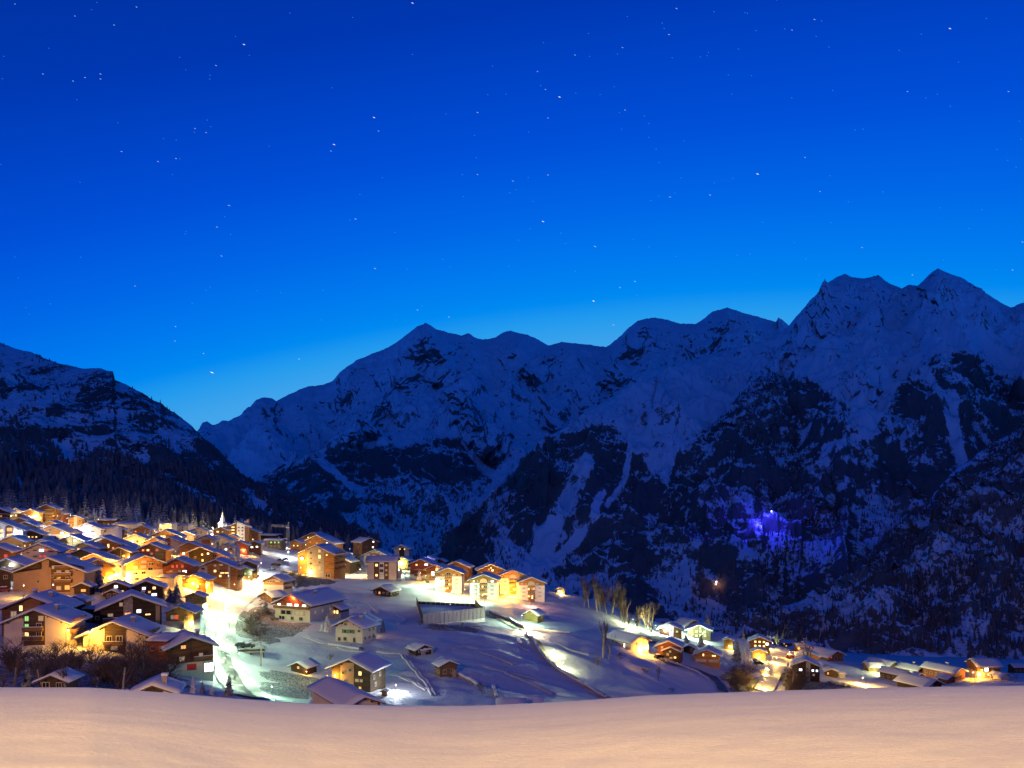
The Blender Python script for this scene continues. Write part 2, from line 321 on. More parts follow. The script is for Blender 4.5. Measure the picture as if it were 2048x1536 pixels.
RIDGE_FAR = [(300,960),(380,880),(398,858),(405,845),(414,842),(424,850),(440,849),(460,842),(480,832),(500,815),(512,800),(525,795),(545,796),(552,802),(575,790),(600,778),(612,774),(645,770),(665,762),(680,745),(694,733),(715,720),(740,710),(765,700),(790,687),(815,668),(834,653),(851,645),(860,650),(872,657),(895,664),(922,672),(938,667),(950,676),(965,679),(990,675),(1005,665),(1021,660),(1035,664),(1055,668),(1075,678),(1098,690),(1112,686),(1125,683),(1150,686),(1185,691),(1212,694),(1225,686),(1243,671),(1258,655),(1275,642),(1290,638),(1310,635),(1335,640),(1360,648),(1390,649),(1405,640),(1425,624),(1440,619),(1455,614),(1472,620),(1500,629),(1530,637),(1552,643),(1557,634),(1566,640),(1580,652),(1700,700),(1900,760)]
LINE_FAR = [(300,940),(440,975),(500,950),(560,938),(620,925),(650,912),(700,896),(760,886),(830,882),(900,878),(940,888),(985,902),(1010,955),(1040,1000),(1100,960),(1600,960)]
GUL_FAR = [([(1006,930),(985,985),(950,1020),(915,1062),(885,1095)],9),([(1005,960),(1012,1000),(990,1020)],8),([(640,920),(690,960),(720,985)],7),([(930,885),(960,930),(1000,960)],7),([(905,1010),(915,1060),(905,1090)],5)]
def cov_far(px, py, X, Y, Z):
    c = below(LINE_FAR, px, py, 14, X, Y, 500)
    for g, w in GUL_FAR: c *= sstep(w*0.6, w*1.5, seg_dist(px+5*fbm(X/130, Y/130, 3), py, g))
    return c*(0.72+0.28*sstep(-0.3, 0.2, fbm(X/260, Y/200+Z/200, 4)))
def rock_far(px, py, X, Y, Z):
    r = 0.55*sstep(0.52, 0.78, 1-np.abs(fbm(X/900+5, Y/900+Z/500, 4)))*sstep(0.0, 0.25, fbm(X/1500, Z/900, 3)+0.12)
    for cx, cy, rx, ry in ((850,700,60,45),(700,790,70,45),(860,800,90,40),(830,770,45,55),(1110,715,50,25),(930,690,35,16),(1390,665,130,24),(1460,650,60,36),(560,800,50,18),(560,850,70,40)):
        r = np.maximum(r, 0.6*(1-sstep(0.3, 1.15, np.hypot((px-cx)/rx, (py-cy)/ry)+0.8*fbm(X/160, Z/110, 5))))
    return r
M_FAR = mountain_mat('far_rock_and_snow', 10, ((0.11,0.11,0.115),(0.26,0.25,0.25)), 1.05, (0.12,0.12,0.122), 1.2, 0.78)
far = sheet('mountain', RIDGE_FAR, [(300,6500),(700,7200),(1000,7600),(1900,7600)], [(300,1130),(600,1180),(900,1260),(1900,1260)], [(300,3200),(900,3000),(1900,3000)],
            300, 1700, 1000, 420, 330, 1500, M_FAR, cov_far, rock_far, pw=1.05, spur=0.10, seed=1.3, rough=3, cliff=75, fc=420, ribs=[([(850,648),(872,690),(905,745),(930,800),(950,850),(985,900)],42,420),([(850,648),(822,690),(800,740),(770,790),(740,835),(700,890)],40,380),([(1021,660),(1040,710),(1080,760),(1110,800)],34,300),([(1112,686),(1095,720),(1060,745)],26,220),([(690,735),(670,790),(640,850)],34,280),([(525,796),(540,850),(560,910)],30,240),([(1275,642),(1230,720),(1180,780)],40,350),([(1455,614),(1440,660),(1400,700)],26,260)], label='broad snowy mountain across the valley with a pointed summit')
RIDGE_R = [(820,1150),(870,1100),(900,1072),(960,1012),(1010,962),(1060,905),(1100,872),(1150,846),(1200,806),(1250,782),(1290,762),(1340,738),(1400,715),(1480,694),(1545,672),(1577,652),(1592,633),(1605,618),(1622,602),(1640,580),(1655,566),(1672,555),(1690,547),(1702,553),(1722,557),(1742,554),(1757,550),(1772,562),(1790,572),(1803,577),(1818,570),(1835,572),(1850,558),(1862,546),(1876,537),(1890,544),(1905,549),(1930,558),(1955,575),(1975,587),(2000,604),(2022,615),(2040,608),(2055,605),(2090,590),(2160,620),(2300,690)]
LINE_R = [(820,1100),(960,1010),(1060,900),(1120,862),(1180,850),(1230,862),(1260,892),(1300,930),(1335,960),(1360,900),(1420,850),(1480,800),(1540,765),(1590,758),(1640,768),(1690,800),(1715,850),(1735,872),(1760,840),(1790,785),(1830,738),(1870,712),(1920,700),(1970,712),(2010,745),(2048,760),(2300,800)]
GUL_R = [([(1170,925),(1150,965),(1118,1020),(1100,1070),(1075,1120),(1055,1150)],16),([(1205,985),(1190,1030),(1150,1085),(1110,1120)],9),([(1262,890),(1250,960),(1215,1010)],6),([(1905,790),(1910,860),(1925,930),(1915,1000)],10),([(1745,860),(1700,880),(1650,895)],8),([(1850,740),(1890,800),(1900,850)],7)]
def cov_r(px, py, X, Y, Z):
    c = below(LINE_R, px, py, 12, X, Y, 260)
    for g, w in GUL_R: c *= sstep(w*0.6, w*1.5, seg_dist(px+6*fbm(X/80, Y/80, 3), py, g))
    return c*(0.74+0.26*sstep(-0.25, 0.2, fbm(X/190, Y/150+Z/150, 4)))
def rock_r(px, py, X, Y, Z):
    r = 0.35*sstep(0.5, 0.8, 1-np.abs(fbm(X/500+2, Y/500+Z/300, 4)))*sstep(0.0, 0.25, fbm(X/800+4, Z/600, 3)+0.08)
    r = np.maximum(r, 0.75*below(LINE_R, px, py, 30, X, Y, 200)*sstep(-0.1, 0.3, fbm(X/150, Z/220, 4)+0.05))
    for cx, cy, rx, ry in ((1690,575,40,25),(1840,590,25,45),(1765,560,25,14),(1890,570,45,22),(1640,620,40,22),(1960,640,60,30),(1320,840,40,60)):
        r = np.maximum(r, 0.45*(1-sstep(0.3, 1.15, np.hypot((px-cx)/rx, (py-cy)/ry)+0.7*fbm(X/90, Z/60, 4))))
    return r
M_R = mountain_mat('cliff_and_snow', 6.5, ((0.12,0.105,0.10),(0.32,0.26,0.23)), 1.15, (0.13,0.12,0.115), 1.25, 0.85)
right = sheet('mountain', RIDGE_R, [(820,2700),(1200,3300),(1600,5000),(1900,4600),(2300,4600)], [(820,1260),(1100,1300),(1400,1335),(2300,1370)], [(820,1300),(1200,1300),(1600,1250),(2300,1200)],
              820, 2300, 1000, 460, 210, 620, M_R, cov_r, rock_r, pw=0.95, spur=0.07, seed=4.1, rough=3, cliff=50, fc=210, ribs=[([(1690,547),(1665,620),(1620,680),(1570,740),(1520,790)],40,130),([(1757,550),(1745,620),(1720,690)],30,110),([(1876,537),(1850,600),(1815,660),(1770,720),(1730,790)],42,150),([(1876,537),(1910,610),(1930,690),(1950,760)],40,130),([(1290,762),(1320,840),(1330,900)],36,120),([(1150,846),(1120,930),(1080,1010)],36,120),([(1010,962),(985,1030),(960,1090)],30,150)], label='high twin peaked mountain wall with wooded lower cliffs')
# nearer spurs of the same wall, each a ridge of its own
def cov_s(px, py, X, Y, Z): return np.clip(0.25+0.95*sstep(-0.22, 0.22, fbm(X/120+9, Y/120+Z/90, 4)+0.06), 0, 1)
def rock_s(px, py, X, Y, Z): return 0.7*sstep(-0.1, 0.35, fbm(X/45+1, Z/60+Y/160, 5))
M_S = mountain_mat('glow_tinted_cliff', 3.2, ((0.15,0.10,0.085),(0.50,0.31,0.25)), 0.35)  # warm village light put into the rock colour as a red tint
spur_a = sheet('rock_spur', [(1090,1215),(1150,1130),(1200,1058),(1222,1010),(1236,985),(1262,974),(1300,952),(1335,962),(1365,925),(1400,880),(1450,822),(1490,778),(1520,752),(1548,742),(1572,756),(1600,790),(1640,850),(1690,930)],
               [(1090,1900),(1300,2300),(1550,2900),(1690,2900)], [(1090,1230),(1400,1300),(1690,1320)], [(1090,1500),(1400,1420),(1690,1420)], 1090, 1690, 520, 300, 95, 260, M_S, cov_s, rock_s, spur=0.10, cliff=42, fc=85, seed=7.7, rough=5, label='rock spur coloured with warm village light, running down to the valley')
spur_b = sheet('rock_spur', [(1400,1265),(1440,1190),(1466,1130),(1482,1062),(1492,1002),(1508,968),(1522,945),(1556,917),(1600,904),(1650,890),(1700,873),(1740,852),(1790,835),(1850,850),(1920,930),(1980,1010)],
               [(1400,1700),(1500,2000),(1750,2500),(1980,2500)], [(1400,1300),(1700,1330),(1980,1340)], [(1400,1300),(1980,1200)], 1400, 1980, 520, 320, 85, 230, M_S, cov_s, rock_s, spur=0.10, cliff=40, fc=75, seed=2.9, rough=4, label='rock nose with a cliff face lit violet blue')
spur_c = sheet('rock_spur', [(1330,1300),(1400,1262),(1470,1225),(1550,1215),(1640,1190),(1700,1140),(1760,1085),(1800,1048),(1842,1022),(1870,985),(1900,950),(1940,918),(1985,885),(2020,868),(2050,852),(2120,815),(2300,740)],
               [(1330,1200),(1600,1350),(1850,1600),(2300,1900)], [(1330,1345),(1700,1350),(2300,1380)], [(1330,750),(1700,720),(2300,700)], 1330, 2300, 640, 340, 62, 170, mountain_mat('near_cliff', 2.2, ((0.13,0.105,0.10),(0.40,0.31,0.28)), 0.35), cov_s, rock_s, spur=0.10, cliff=32, fc=60, seed=5.5, rough=5, label='near rocky flank with patches of snow behind the last houses')
RIDGE_L = [(-420,600),(-200,640),(0,685),(30,697),(62,704),(90,716),(118,727),(150,734),(170,738),(200,737),(212,741),(226,744),(230,760),(258,772),(280,783),(300,796),(322,806),(340,820),(362,834),(382,850),(400,868),(415,884),(438,902),(452,920),(470,938),(490,955),(512,966),(540,980),(562,995),(580,1003),(596,1016),(612,1024),(632,1045),(660,1065),(700,1085),(760,1110)]
def cov_l(px, py, X, Y, Z):
    c = 0.52+0.48*sstep(880, 930, py+30*fbm(X/220, Y/220, 3))
    c = np.maximum(c, 0.9*sstep(0.02, 0.3, fbm(X/150, Z/260+Y/300, 4)))
    for g, w in ([(238,775),(248,830),(268,890),(288,920)],17),([(120,850),(128,900),(140,922)],12),([(20,700),(22,760),(30,800)],12),([(330,950),(380,985),(420,1000)],9),([(490,985),(520,1010),(545,1030)],9),([(345,880),(370,930)],8):
        c *= 0.25+0.75*sstep(w*0.5, w*1.4, seg_dist(px+6*fbm(X/60, Y/60, 3), py, g))
    return c
def rock_l(px, py, X, Y, Z): return 0.55*sstep(-0.1, 0.25, fbm(X/90+1, Z/160, 5))*sstep(690, 760, py)
M_L = mountain_mat('wooded_hill', 4.5, ((0.02,0.02,0.022),(0.10,0.09,0.09)), 0.05)
left = sheet('hillside', RIDGE_L, [(-420,2500),(0,2500),(450,2100),(760,1500)], [(-420,1012),(0,1016),(200,1040),(400,1064),(550,1090),(760,1130)], [(-420,680),(400,690),(760,760)],
             -420, 760, 640, 380, 60, 420, M_L, cov_l, rock_l, pw=1.5, spur=0.12, cliff=10, fc=90, seed=3.3, rough=3, label='dark wooded hillside rising behind the village')
# ------------------------------------------------------------------ woods on the slopes: masses too many to count
def tree_mass(name, sheets, n, hmin, hmax, mat, label, thresh=0.35, seed=1, slim=0.22):
    rg = np.random.default_rng(seed); P = []; S = []
    for (o, X, Y, Z, cv, rf), k in sheets:
        w = np.clip(cv-thresh, 0, None)*np.clip(1-0.5*rf, 0, 1)
        # area weight: cells are finer in the near rows
        ax = np.abs(np.gradient(X, axis=1)); ay = np.abs(np.gradient(Y, axis=0)); vis = 1/np.maximum(Y, 500)**1.2
        w = (w*ax*ay*vis).ravel(); w /= w.sum()
        idx = rg.choice(w.size, int(n*k), p=w)
        c = X.shape[1]; r_, c_ = idx//c, idx % c
        r2 = np.clip(r_+1, 0, X.shape[0]-1); c2 = np.clip(c_+1, 0, c-1); a = rg.random(len(idx)); b = rg.random(len(idx))
        def lerp(A): return (A[r_,c_]*(1-a)+A[r_,c2]*a)*(1-b)+(A[r2,c_]*(1-a)+A[r2,c2]*a)*b
        P.append(np.stack([lerp(X), lerp(Y), lerp(Z)], 1))
    P = np.concatenate(P); m = len(P)
    H = hmin+(hmax-hmin)*rg.random(m)**1.3; H = H*np.clip(1.25-(P[:,1]-500)/2400.0, 0.55, 1.15) if 'larch' in mat.name else H; W_ = H*(slim*(0.7+0.6*rg.random(m))); A = rg.random(m)*6.28
    K = 5; V = []; T = []
    prof = [(0.0,0.12,0.85),(0.12,1.0,0.62),(0.45,0.72,0.0)]
    base = []
    for (z0, rr, z1) in ((0.08, 1.0, 0.70), (0.42, 0.62, 1.0)):
        for k in range(K):
            th = k*2*math.pi/K; base.append((math.cos(th)*rr*(1.15 if k % 2 else 0.8), math.sin(th)*rr*(1.15 if k % 2 else 0.8), z0+(0.05 if k % 2 else -0.03)))
        base.append((0, 0, z1))
    base = np.array(base); tri = []
    for l in range(2):
        for k in range(K): tri.append((l*(K+1)+k, l*(K+1)+(k+1) % K, l*(K+1)+K))
    tri = np.array(tri); nb = len(base)
    ca, sa = np.cos(A)[:,None], np.sin(A)[:,None]
    bx = base[None,:,0]*(0.85+0.3*rg.random((m,nb))); by = base[None,:,1]*(0.85+0.3*rg.random((m,nb)))
    V = np.stack([P[:,0:1]+(bx*ca-by*sa)*W_[:,None], P[:,1:2]+(bx*sa+by*ca)*W_[:,None], P[:,2:3]-0.5+base[None,:,2]*H[:,None]], 2).reshape(-1,3)
    T = (tri[None]+(np.arange(m)*nb)[:,None,None]).reshape(-1,3)
    return tag(link(name, fast_mesh(name, V, T, [mat])), label, None, None, 'stuff')
def foliage(name, dark, snow=(0.55,0.57,0.6), lo=0.25, hi=0.95, amount=0.8, sc=0.8):
    """needles, with snow lying where the branch faces the sky"""
    m, t, p = newmat(name); p.inputs['Roughness'].default_value = 0.9; p.inputs['Specular IOR Level'].default_value = 0.05; K = t.links
    g = N(t, 'ShaderNodeNewGeometry'); sx = N(t, 'ShaderNodeSeparateXYZ'); K.new(g.outputs['True Normal'], sx.inputs[0])
    ab = N(t, 'ShaderNodeMath', operation='ABSOLUTE'); K.new(sx.outputs['Z'], ab.inputs[0])
    nz = N(t, 'ShaderNodeTexNoise'); nz.inputs['Scale'].default_value = sc; nz.inputs['Detail'].default_value = 4; K.new(g.outputs['Position'], nz.inputs['Vector'])
    mu = N(t, 'ShaderNodeMath', operation='MULTIPLY_ADD'); mu.inputs[1].default_value = 1.3; K.new(nz.outputs['Fac'], mu.inputs[0])
    sb = N(t, 'ShaderNodeMath', operation='SUBTRACT'); sb.inputs[1].default_value = 0.65; K.new(ab.outputs[0], sb.inputs[0]); K.new(sb.outputs[0], mu.inputs[2])
    mr = N(t, 'ShaderNodeMapRange'); mr.inputs[1].default_value = lo; mr.inputs[2].default_value = hi; mr.inputs[4].default_value = amount; K.new(mu.outputs[0], mr.inputs[0])
    mx = N(t, 'ShaderNodeMix', data_type='RGBA'); K.new(mr.outputs[0], mx.inputs[0]); mx.inputs[6].default_value = (*dark, 1); mx.inputs[7].default_value = (*snow, 1)
    K.new(mx.outputs[2], p.inputs['Base Color']); return m
M_WOOD_L = foliage('larch_wood', (0.12,0.12,0.125), lo=0.2, hi=1.1, amount=0.6, sc=0.15)
M_WOOD_R = foliage('cliff_wood', (0.15,0.12,0.11), lo=0.2, hi=1.1, amount=0.65, sc=0.1)
tree_mass('forest', [(left, 1.0)], 14000, 8, 19, M_WOOD_L, 'dense dark larch wood covering the hillside', 0.5, 1)
tree_mass('forest', [(spur_c, 0.30), (spur_b, 0.22), (spur_a, 0.2), (right, 0.34)], 34000, 6, 14, M_WOOD_R, 'scattered dark trees clinging to the cliffs across the valley', 0.35, 2, 0.15)
tree_mass('forest', [(far, 1.0)], 9000, 10, 24, M_WOOD_R, 'far wood below the snowy mountain faces', 0.4, 3)
# ------------------------------------------------------------------ stars, as far as they are lit
STARS = [(825,6,3),(488,89,3),(228,50,2),(273,14,2),(86,148,2),(146,162,2),(170,155,2),(201,148,2.5),(201,158,2),(432,131,2),(243,303,2.2),(316,323,2.2),(352,317,2.2),(458,411,2.6),(434,454,2),(443,512,2),(748,235,2.8),(757,262,1.4),(668,289,3),(662,302,1.5),(711,438,2.5),(750,537,2),(955,225,2.2),(1119,194,3),(1091,179,1.5),(1075,143,1.5),(1096,236,1.5),(1250,220,1.6),(1338,69,2.4),(1353,17,2.2),(1629,39,2.4),(1584,60,1.5),(1900,57,3.2),(1515,348,3.4),(1420,390,2.2),(1340,394,2),(1096,350,1.8),(1026,362,1.8),(955,349,1.5),(1086,443,2.8),(1190,493,2.5),(1187,602,3),(1227,650,2.2),(898,634,1.8),(835,620,1.6),(424,745,5),(407,707,1.6),(350,682,1.6),(598,718,2.4),(351,653,1.4),(412,265,1.4),(390,257,1.4),(270,572,1.5),(1270,563,1.8),(1240,575,1.6),(1475,510,1.2),(1500,508,1.2),(1724,495,1.5),(1640,383,1.6),(1610,315,1.6),(1710,260,1.2),(1815,183,1.4),(2017,183,2),(2045,484,2),(2025,540,2),(1825,550,1.6),(1150,110,1.4),(1245,95,1.6),(1235,108,1.2),(150,32,1.4),(30,8,1.3)]
rs = random.Random(11)
STARS += [(rs.uniform(-30,2080), rs.uniform(-20,640), rs.uniform(0.6,1.15)) for _ in range(170)]
SV = []; ST = []; SM = []; D0 = 42000.0
for (sx_, sy_, mag) in STARS:
    e = math.atan2(HY-sy_, F)
    c = Vector(((sx_-HX)/F*D0, D0, (HY-sy_)/F*D0)); k = D0/F
    a = Vector((0.93, 0, -0.36))*k*(1.1+mag*0.62); b = Vector((0.36, 0, 0.93))*k*(0.5+mag*0.08); d = Vector((0, 1, 0))*k
    i = len(SV); SV += [c+a, c-a, c+b, c-b, c+d, c-d]
    for f in ((0,2,5),(2,1,5),(1,3,5),(3,0,5),(2,0,4),(1,2,4),(3,1,4),(0,3,4)): ST.append(tuple(q+i for q in f)); SM.append(0 if mag >= 2.7 else (1 if mag >= 1.3 else 2))
tag(link('stars', fast_mesh('stars', [tuple(v) for v in SV], ST, [emit('star_bright', (1,0.92,0.85), 1.2), emit('star_mid', (0.40,0.66,1.0), 0.9), emit('star_faint', (0.06,0.32,0.9), 0.85)], False, SM)), 'small pale stars sprinkled over the deep blue sky', None, None, 'stuff')
# ------------------------------------------------------------------ building materials
M = dict(
 dark=timber('timber_dark', (0.045,0.026,0.016)), brown=timber('timber_brown', (0.17,0.08,0.032)), honey=timber('timber_honey', (0.42,0.185,0.05)),
 red=timber('timber_red', (0.22,0.062,0.030)), olive=timber('timber_olive', (0.20,0.15,0.05)), umber=timber('timber_umber', (0.075,0.05,0.03)),
 cream=simple('plaster_cream', (0.60,0.50,0.36), 0.9, 0.10, 0.5), white=simple('plaster_white', (0.76,0.73,0.67), 0.9, 0.08, 0.5), tan=simple('plaster_tan', (0.34,0.215,0.12), 0.9, 0.12, 0.5),
 grey=simple('plaster_grey', (0.30,0.29,0.28), 0.9, 0.12, 0.5), stone=simple('rubble_stone', (0.30,0.25,0.21), 0.95, 0.5, 2.2, 0.6), roofwood=simple('roof_boards', (0.10,0.062,0.035), 0.8, 0.3, 1.0),
 concrete=simple('concrete', (0.36,0.35,0.33), 0.9, 0.2, 0.4), metal=simple('lamp_metal', (0.16,0.17,0.17), 0.45, 0.1, 1.0, spec=0.5), frame=simple('window_frame', (0.42,0.36,0.28), 0.6, 0.1, 1.0),
 redpaint=simple('red_shutter', (0.62,0.03,0.025), 0.6, 0.1, 1.0), greenpaint=simple('green_shutter', (0.05,0.22,0.06), 0.6, 0.1, 1.0), rail=timber('balcony_boards', (0.20,0.11,0.045)))
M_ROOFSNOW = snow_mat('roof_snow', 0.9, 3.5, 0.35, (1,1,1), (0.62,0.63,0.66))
def glassmat():
    m, t, p = newmat('dark_pane'); p.inputs['Base Color'].default_value = (0.015,0.017,0.02,1); p.inputs['Roughness'].default_value = 0.15; return m
G = dict(d=glassmat(), y=emit('lit_yellow', (1.0,0.66,0.22), 2.6), o=emit('lit_orange', (1.0,0.40,0.08), 1.5), w=emit('lit_white', (1.0,0.90,0.72), 5.0), r=emit('lit_red', (1.0,0.10,0.04), 1.0),
         g=emit('lit_green', (0.35,0.95,0.25), 1.0), b=emit('lit_cold', (0.75,0.8,1.0), 3.0), s=emit('lit_dim', (0.75,0.55,0.30), 0.45))
# unit meshes shared by every window: a frame one metre square and its pane, facing -y
def _win():
    f = MB(); t = 0.10
    f.box(-0.5,-0.5+t,-0.09,0.02,-0.5,0.5); f.box(0.5-t,0.5,-0.09,0.02,-0.5,0.5); f.box(-0.5+t,0.5-t,-0.09,0.02,0.5-t,0.5); f.box(-0.5+t,0.5-t,-0.12,0.02,-0.5,-0.5+t); f.box(-0.035,0.035,-0.075,0.02,-0.5+t,0.5-t)
    return f
FRAME_ME = _win().mesh('window', M['frame']); PANE_ME = {}
for k, g_ in G.items():
    p_ = MB(); p_.box(-0.42,0.42,-0.035,0.01,-0.42,0.42); PANE_ME[k] = p_.mesh('pane', g_)
SHUT_ME = {}
for k in ('redpaint','greenpaint'): s_ = MB(); s_.box(-0.25,0.25,-0.10,0.02,-0.5,0.5); SHUT_ME[k] = s_.mesh('shutter', M[k])
BULB = {}
LC = dict(s=(1.0,0.48,0.05), y=(1.0,0.60,0.13), w=(1.0,0.78,0.42), m=(0.66,1.0,0.62), c=(0.86,0.94,1.0), o=(1.0,0.42,0.10), v=(0.62,0.45,1.0), b=(0.20,0.20,1.0), g=(0.45,1.0,0.50), r=(1.0,0.30,0.10), p=(1.0,0.48,0.30), l=(0.95,1.0,0.45))
_ico = None
def bulb_mesh(c):
    if c not in BULB:
        import bmesh
        bm = bmesh.new(); bmesh.ops.create_icosphere(bm, subdivisions=1, radius=1.0); me = bpy.data.meshes.new('bulb'); bm.to_mesh(me); bm.free()
        hot = tuple(0.55+0.45*v for v in LC[c]); me.materials.append(emit('bulb_'+c, hot, 9.0)); BULB[c] = me
    return BULB[c]
LIGHTS = {}
POW = 3.2
def glow_light(parent, loc, c, w, rad=0.35, spot=False):
    key = (c, round(w), rad, spot)
    if key not in LIGHTS:
        d = bpy.data.lights.new('lamp_light', 'SPOT' if spot else 'POINT')
        if spot: d.spot_size = R(172); d.spot_blend = 0.12
        d.energy = w*POW; d.color = LC[c]; d.shadow_soft_size = rad; LIGHTS[key] = d
    o = bpy.data.objects.new('lamp_light', LIGHTS[key]); COL.objects.link(o); o.parent = parent; o.location = loc;
    return o
HOUSES = []
TURN = {(382,1269):-32,(263,1186):-26,(289,1109):-36,(195,1117):-36,(306,1364):-14,(2,1136):-30,(231,1161):-20,(292,1159):-20,(489,1132):-12,(495,1120):-10}
def house(ax, ay, wp, Hp, th, wall, name, label, **o):
    """One house. (ax, ay) apex of the gable in the photo, wp its roof width and Hp its height there; th the turn of the ridge from straight ahead."""
    eave = o.get('eave', False); sd = int(abs(ax)*7+abs(ay)*13); rg = random.Random(sd)
    P = hit(ax, ay+Hp); D = P.y; phi = math.atan2(P.x, P.y)
    if ax < 520 and not eave: th = TURN.get((ax, ay), th-22)
    t = R(th)
    wr = wp*D/F/max(0.4, math.cos(t-phi)) if not eave else None
    H = Hp*D/F; pitch = R(o.get('pitch', 23))
    if eave:
        t = R(90+th); Lr = wp*D/F; oh = min(0.9, 0.07*Lr+0.1); dep = Lr-2*oh; Wd = o.get('gw', min(11.0, dep*0.8)); rw = Wd+2*oh
    else:
        oh = o.get('oh', min(1.3, 0.07*wr+0.25)); Wd = wr-2*oh; dep = o.get('dep', min(Wd*0.85, 5.0+Wd*0.32)); rw = wr
    rise = math.tan(pitch)*rw/2
    ze = H-rise; th_ = 0.22; sn = o.get('snow', min(0.55, 0.02*rw+0.2))
    root = link(name, None, None, None); root.empty_display_size = 1
    rz = -t
    c, s = math.cos(rz), math.sin(rz)
    off = Vector((0, 0, 0))
    if eave: l = Vector((Wd/2, dep/2, 0)); off = Vector((c*l.x-s*l.y, s*l.x+c*l.y, 0))
    root.location = P-off; root.rotation_euler = (0, 0, rz)
    tag(root, label, o.get('cat', {'chalet':'house','apartment_building':'apartment building','barn':'barn','shed':'shed','hut':'hut','hotel':'hotel','house':'house','garage':'garage','kiosk':'kiosk'}.get(name, 'house')), o.get('group', 'houses of the hillside village'))
    hw = Wd/2; zt = H-sn-th_
    zw = lambda x: zt-0.03-math.tan(pitch)*abs(x)           # underside of the roof at x
    sp = o.get('split'); mats = wall.split('/'); up = M[mats[0]]; lo = M[mats[-1]]
    zs = sp*H if sp else None
    if len(mats) == 2 and zs is None: zs = 0.42*H
    zb = -4.0
    if zs is not None and zs < zw(hw)-0.2:
        MB().box(-hw-0.06,hw+0.06,-0.06,dep+0.06,zb,zs).obj('wall', lo, root)
        MB().prism([(-hw,zs),(hw,zs),(hw,zw(hw)),(0,zw(0)),(-hw,zw(hw))],0,dep).obj('wall', up, root)
    else:
        MB().prism([(-hw,zb),(hw,zb),(hw,zw(hw)),(0,zw(0)),(-hw,zw(hw))],0,dep).obj('wall', up, root); zs = zb
    of = o.get('of', oh)                                     # overhang at the gable
    tp = math.tan(pitch); hr = rw/2
    r0 = lambda x, d: zt-tp*abs(x)+d
    MB().prism([(-hr,r0(hr,0)),(0,r0(0,0)),(hr,r0(hr,0)),(hr,r0(hr,th_)),(0,r0(0,th_)),(-hr,r0(hr,th_))],-of,dep+of).obj('roof', M['roofwood'], root)
    # the snow on the roof: a thick uneven blanket with a rounded lip
    ny = max(3, int((dep+2*of)/2.2)); xs = [-1,-0.97,-0.8,-0.5,-0.25,0,0.25,0.5,0.8,0.97,1]; V = []; Fc = []
    nx = len(xs); ex = 0.10
    ph = rg.random()*10
    for j in range(ny+1):
        y = -of-ex+(dep+2*of+2*ex)*j/ny; edge = (j in (0, ny))
        for x_ in xs:
            x = x_*(hr+ex); tk = sn*(0.35 if abs(x_) == 1 else (0.85 if abs(x_) > 0.9 else 1.0))*(0.8 if edge else 1.0)
            tk *= 1+0.16*math.sin(y*1.3+x*0.9+ph)+0.12*math.sin(y*0.6-x*1.7+ph*2)
            yj = y+(rg.uniform(-0.10,0.10) if edge else 0); xj = x+(rg.uniform(-0.12,0.12) if abs(x_) == 1 else 0)
            V.append((xj, yj, r0(x,th_)+0.02+tk))
    base = len(V)
    for j in range(ny+1):
        y = -of-ex+(dep+2*of+2*ex)*j/ny
        for x_ in xs: x = x_*(hr+ex); V.append((x, y, r0(x,th_)+0.01))
    for j in range(ny):
        for i in range(nx-1):
            a = j*nx+i; Fc.append((a,a+1,a+nx+1,a+nx)); Fc.append((base+a,base+a+nx,base+a+nx+1,base+a+1))
    for i in range(nx-1): Fc.append((i,base+i,base+i+1,i+1)); k = ny*nx+i; Fc.append((k,k+1,base+k+1,base+k))
    for j in range(ny): a = j*nx; Fc.append((a,a+nx,base+a+nx,base+a)); b = a+nx-1; Fc.append((b,base+b,base+b+nx,b+nx))
    me = bpy.data.meshes.new('roof_snow'); me.from_pydata(V, [], Fc); me.materials.append(M_ROOFSNOW); me.polygons.foreach_set('use_smooth', [True]*len(Fc)); me.update()
    link('roof_snow', me, root)
    # which sides face the viewer
    rel = t-phi; sides = []
    if eave: sides = ['R']; 
    else:
        sides = ['F']
        if rel > 0.07: sides.append('R')
        elif rel < -0.07: sides.append('L')
    if eave and abs(th) > 12: sides.append('F' if th < 0 else 'F')
    def place(side, u_, z, out=0.0):
        if side == 'F': return (u_, -0.0-out, z), 0.0
        if side == 'R': return (hw+out, dep/2+u_, z), math.pi/2
        return (-hw-out, dep/2-u_, z), -math.pi/2
    def window(side, u_, z, w=1.05, h=1.15, g='d', shut=None, out=0.0):
        if side == 'F' and z+h/2+0.15 > zw(abs(u_)+w/2): return None
        if side != 'F' and z+h/2+0.15 > zw(hw): return None
        po, rot = place(side, u_, z, out+(0.065 if z-h/2 < zs else 0.005))
        f = link('window', FRAME_ME, root, po, rot); f.scale = (w, 1, h); link('pane', PANE_ME[g], f)
        if shut:
            for q in (-1, 1):
                pq, rot = place(side, u_+q*(w/2+0.27)*(1 if side != 'L' else 1), z, out+(0.065 if z-h/2 < zs else 0.005)); sq = link('shutter', SHUT_ME[shut], root, pq, rot); sq.scale = (1, 1, h)
        return f
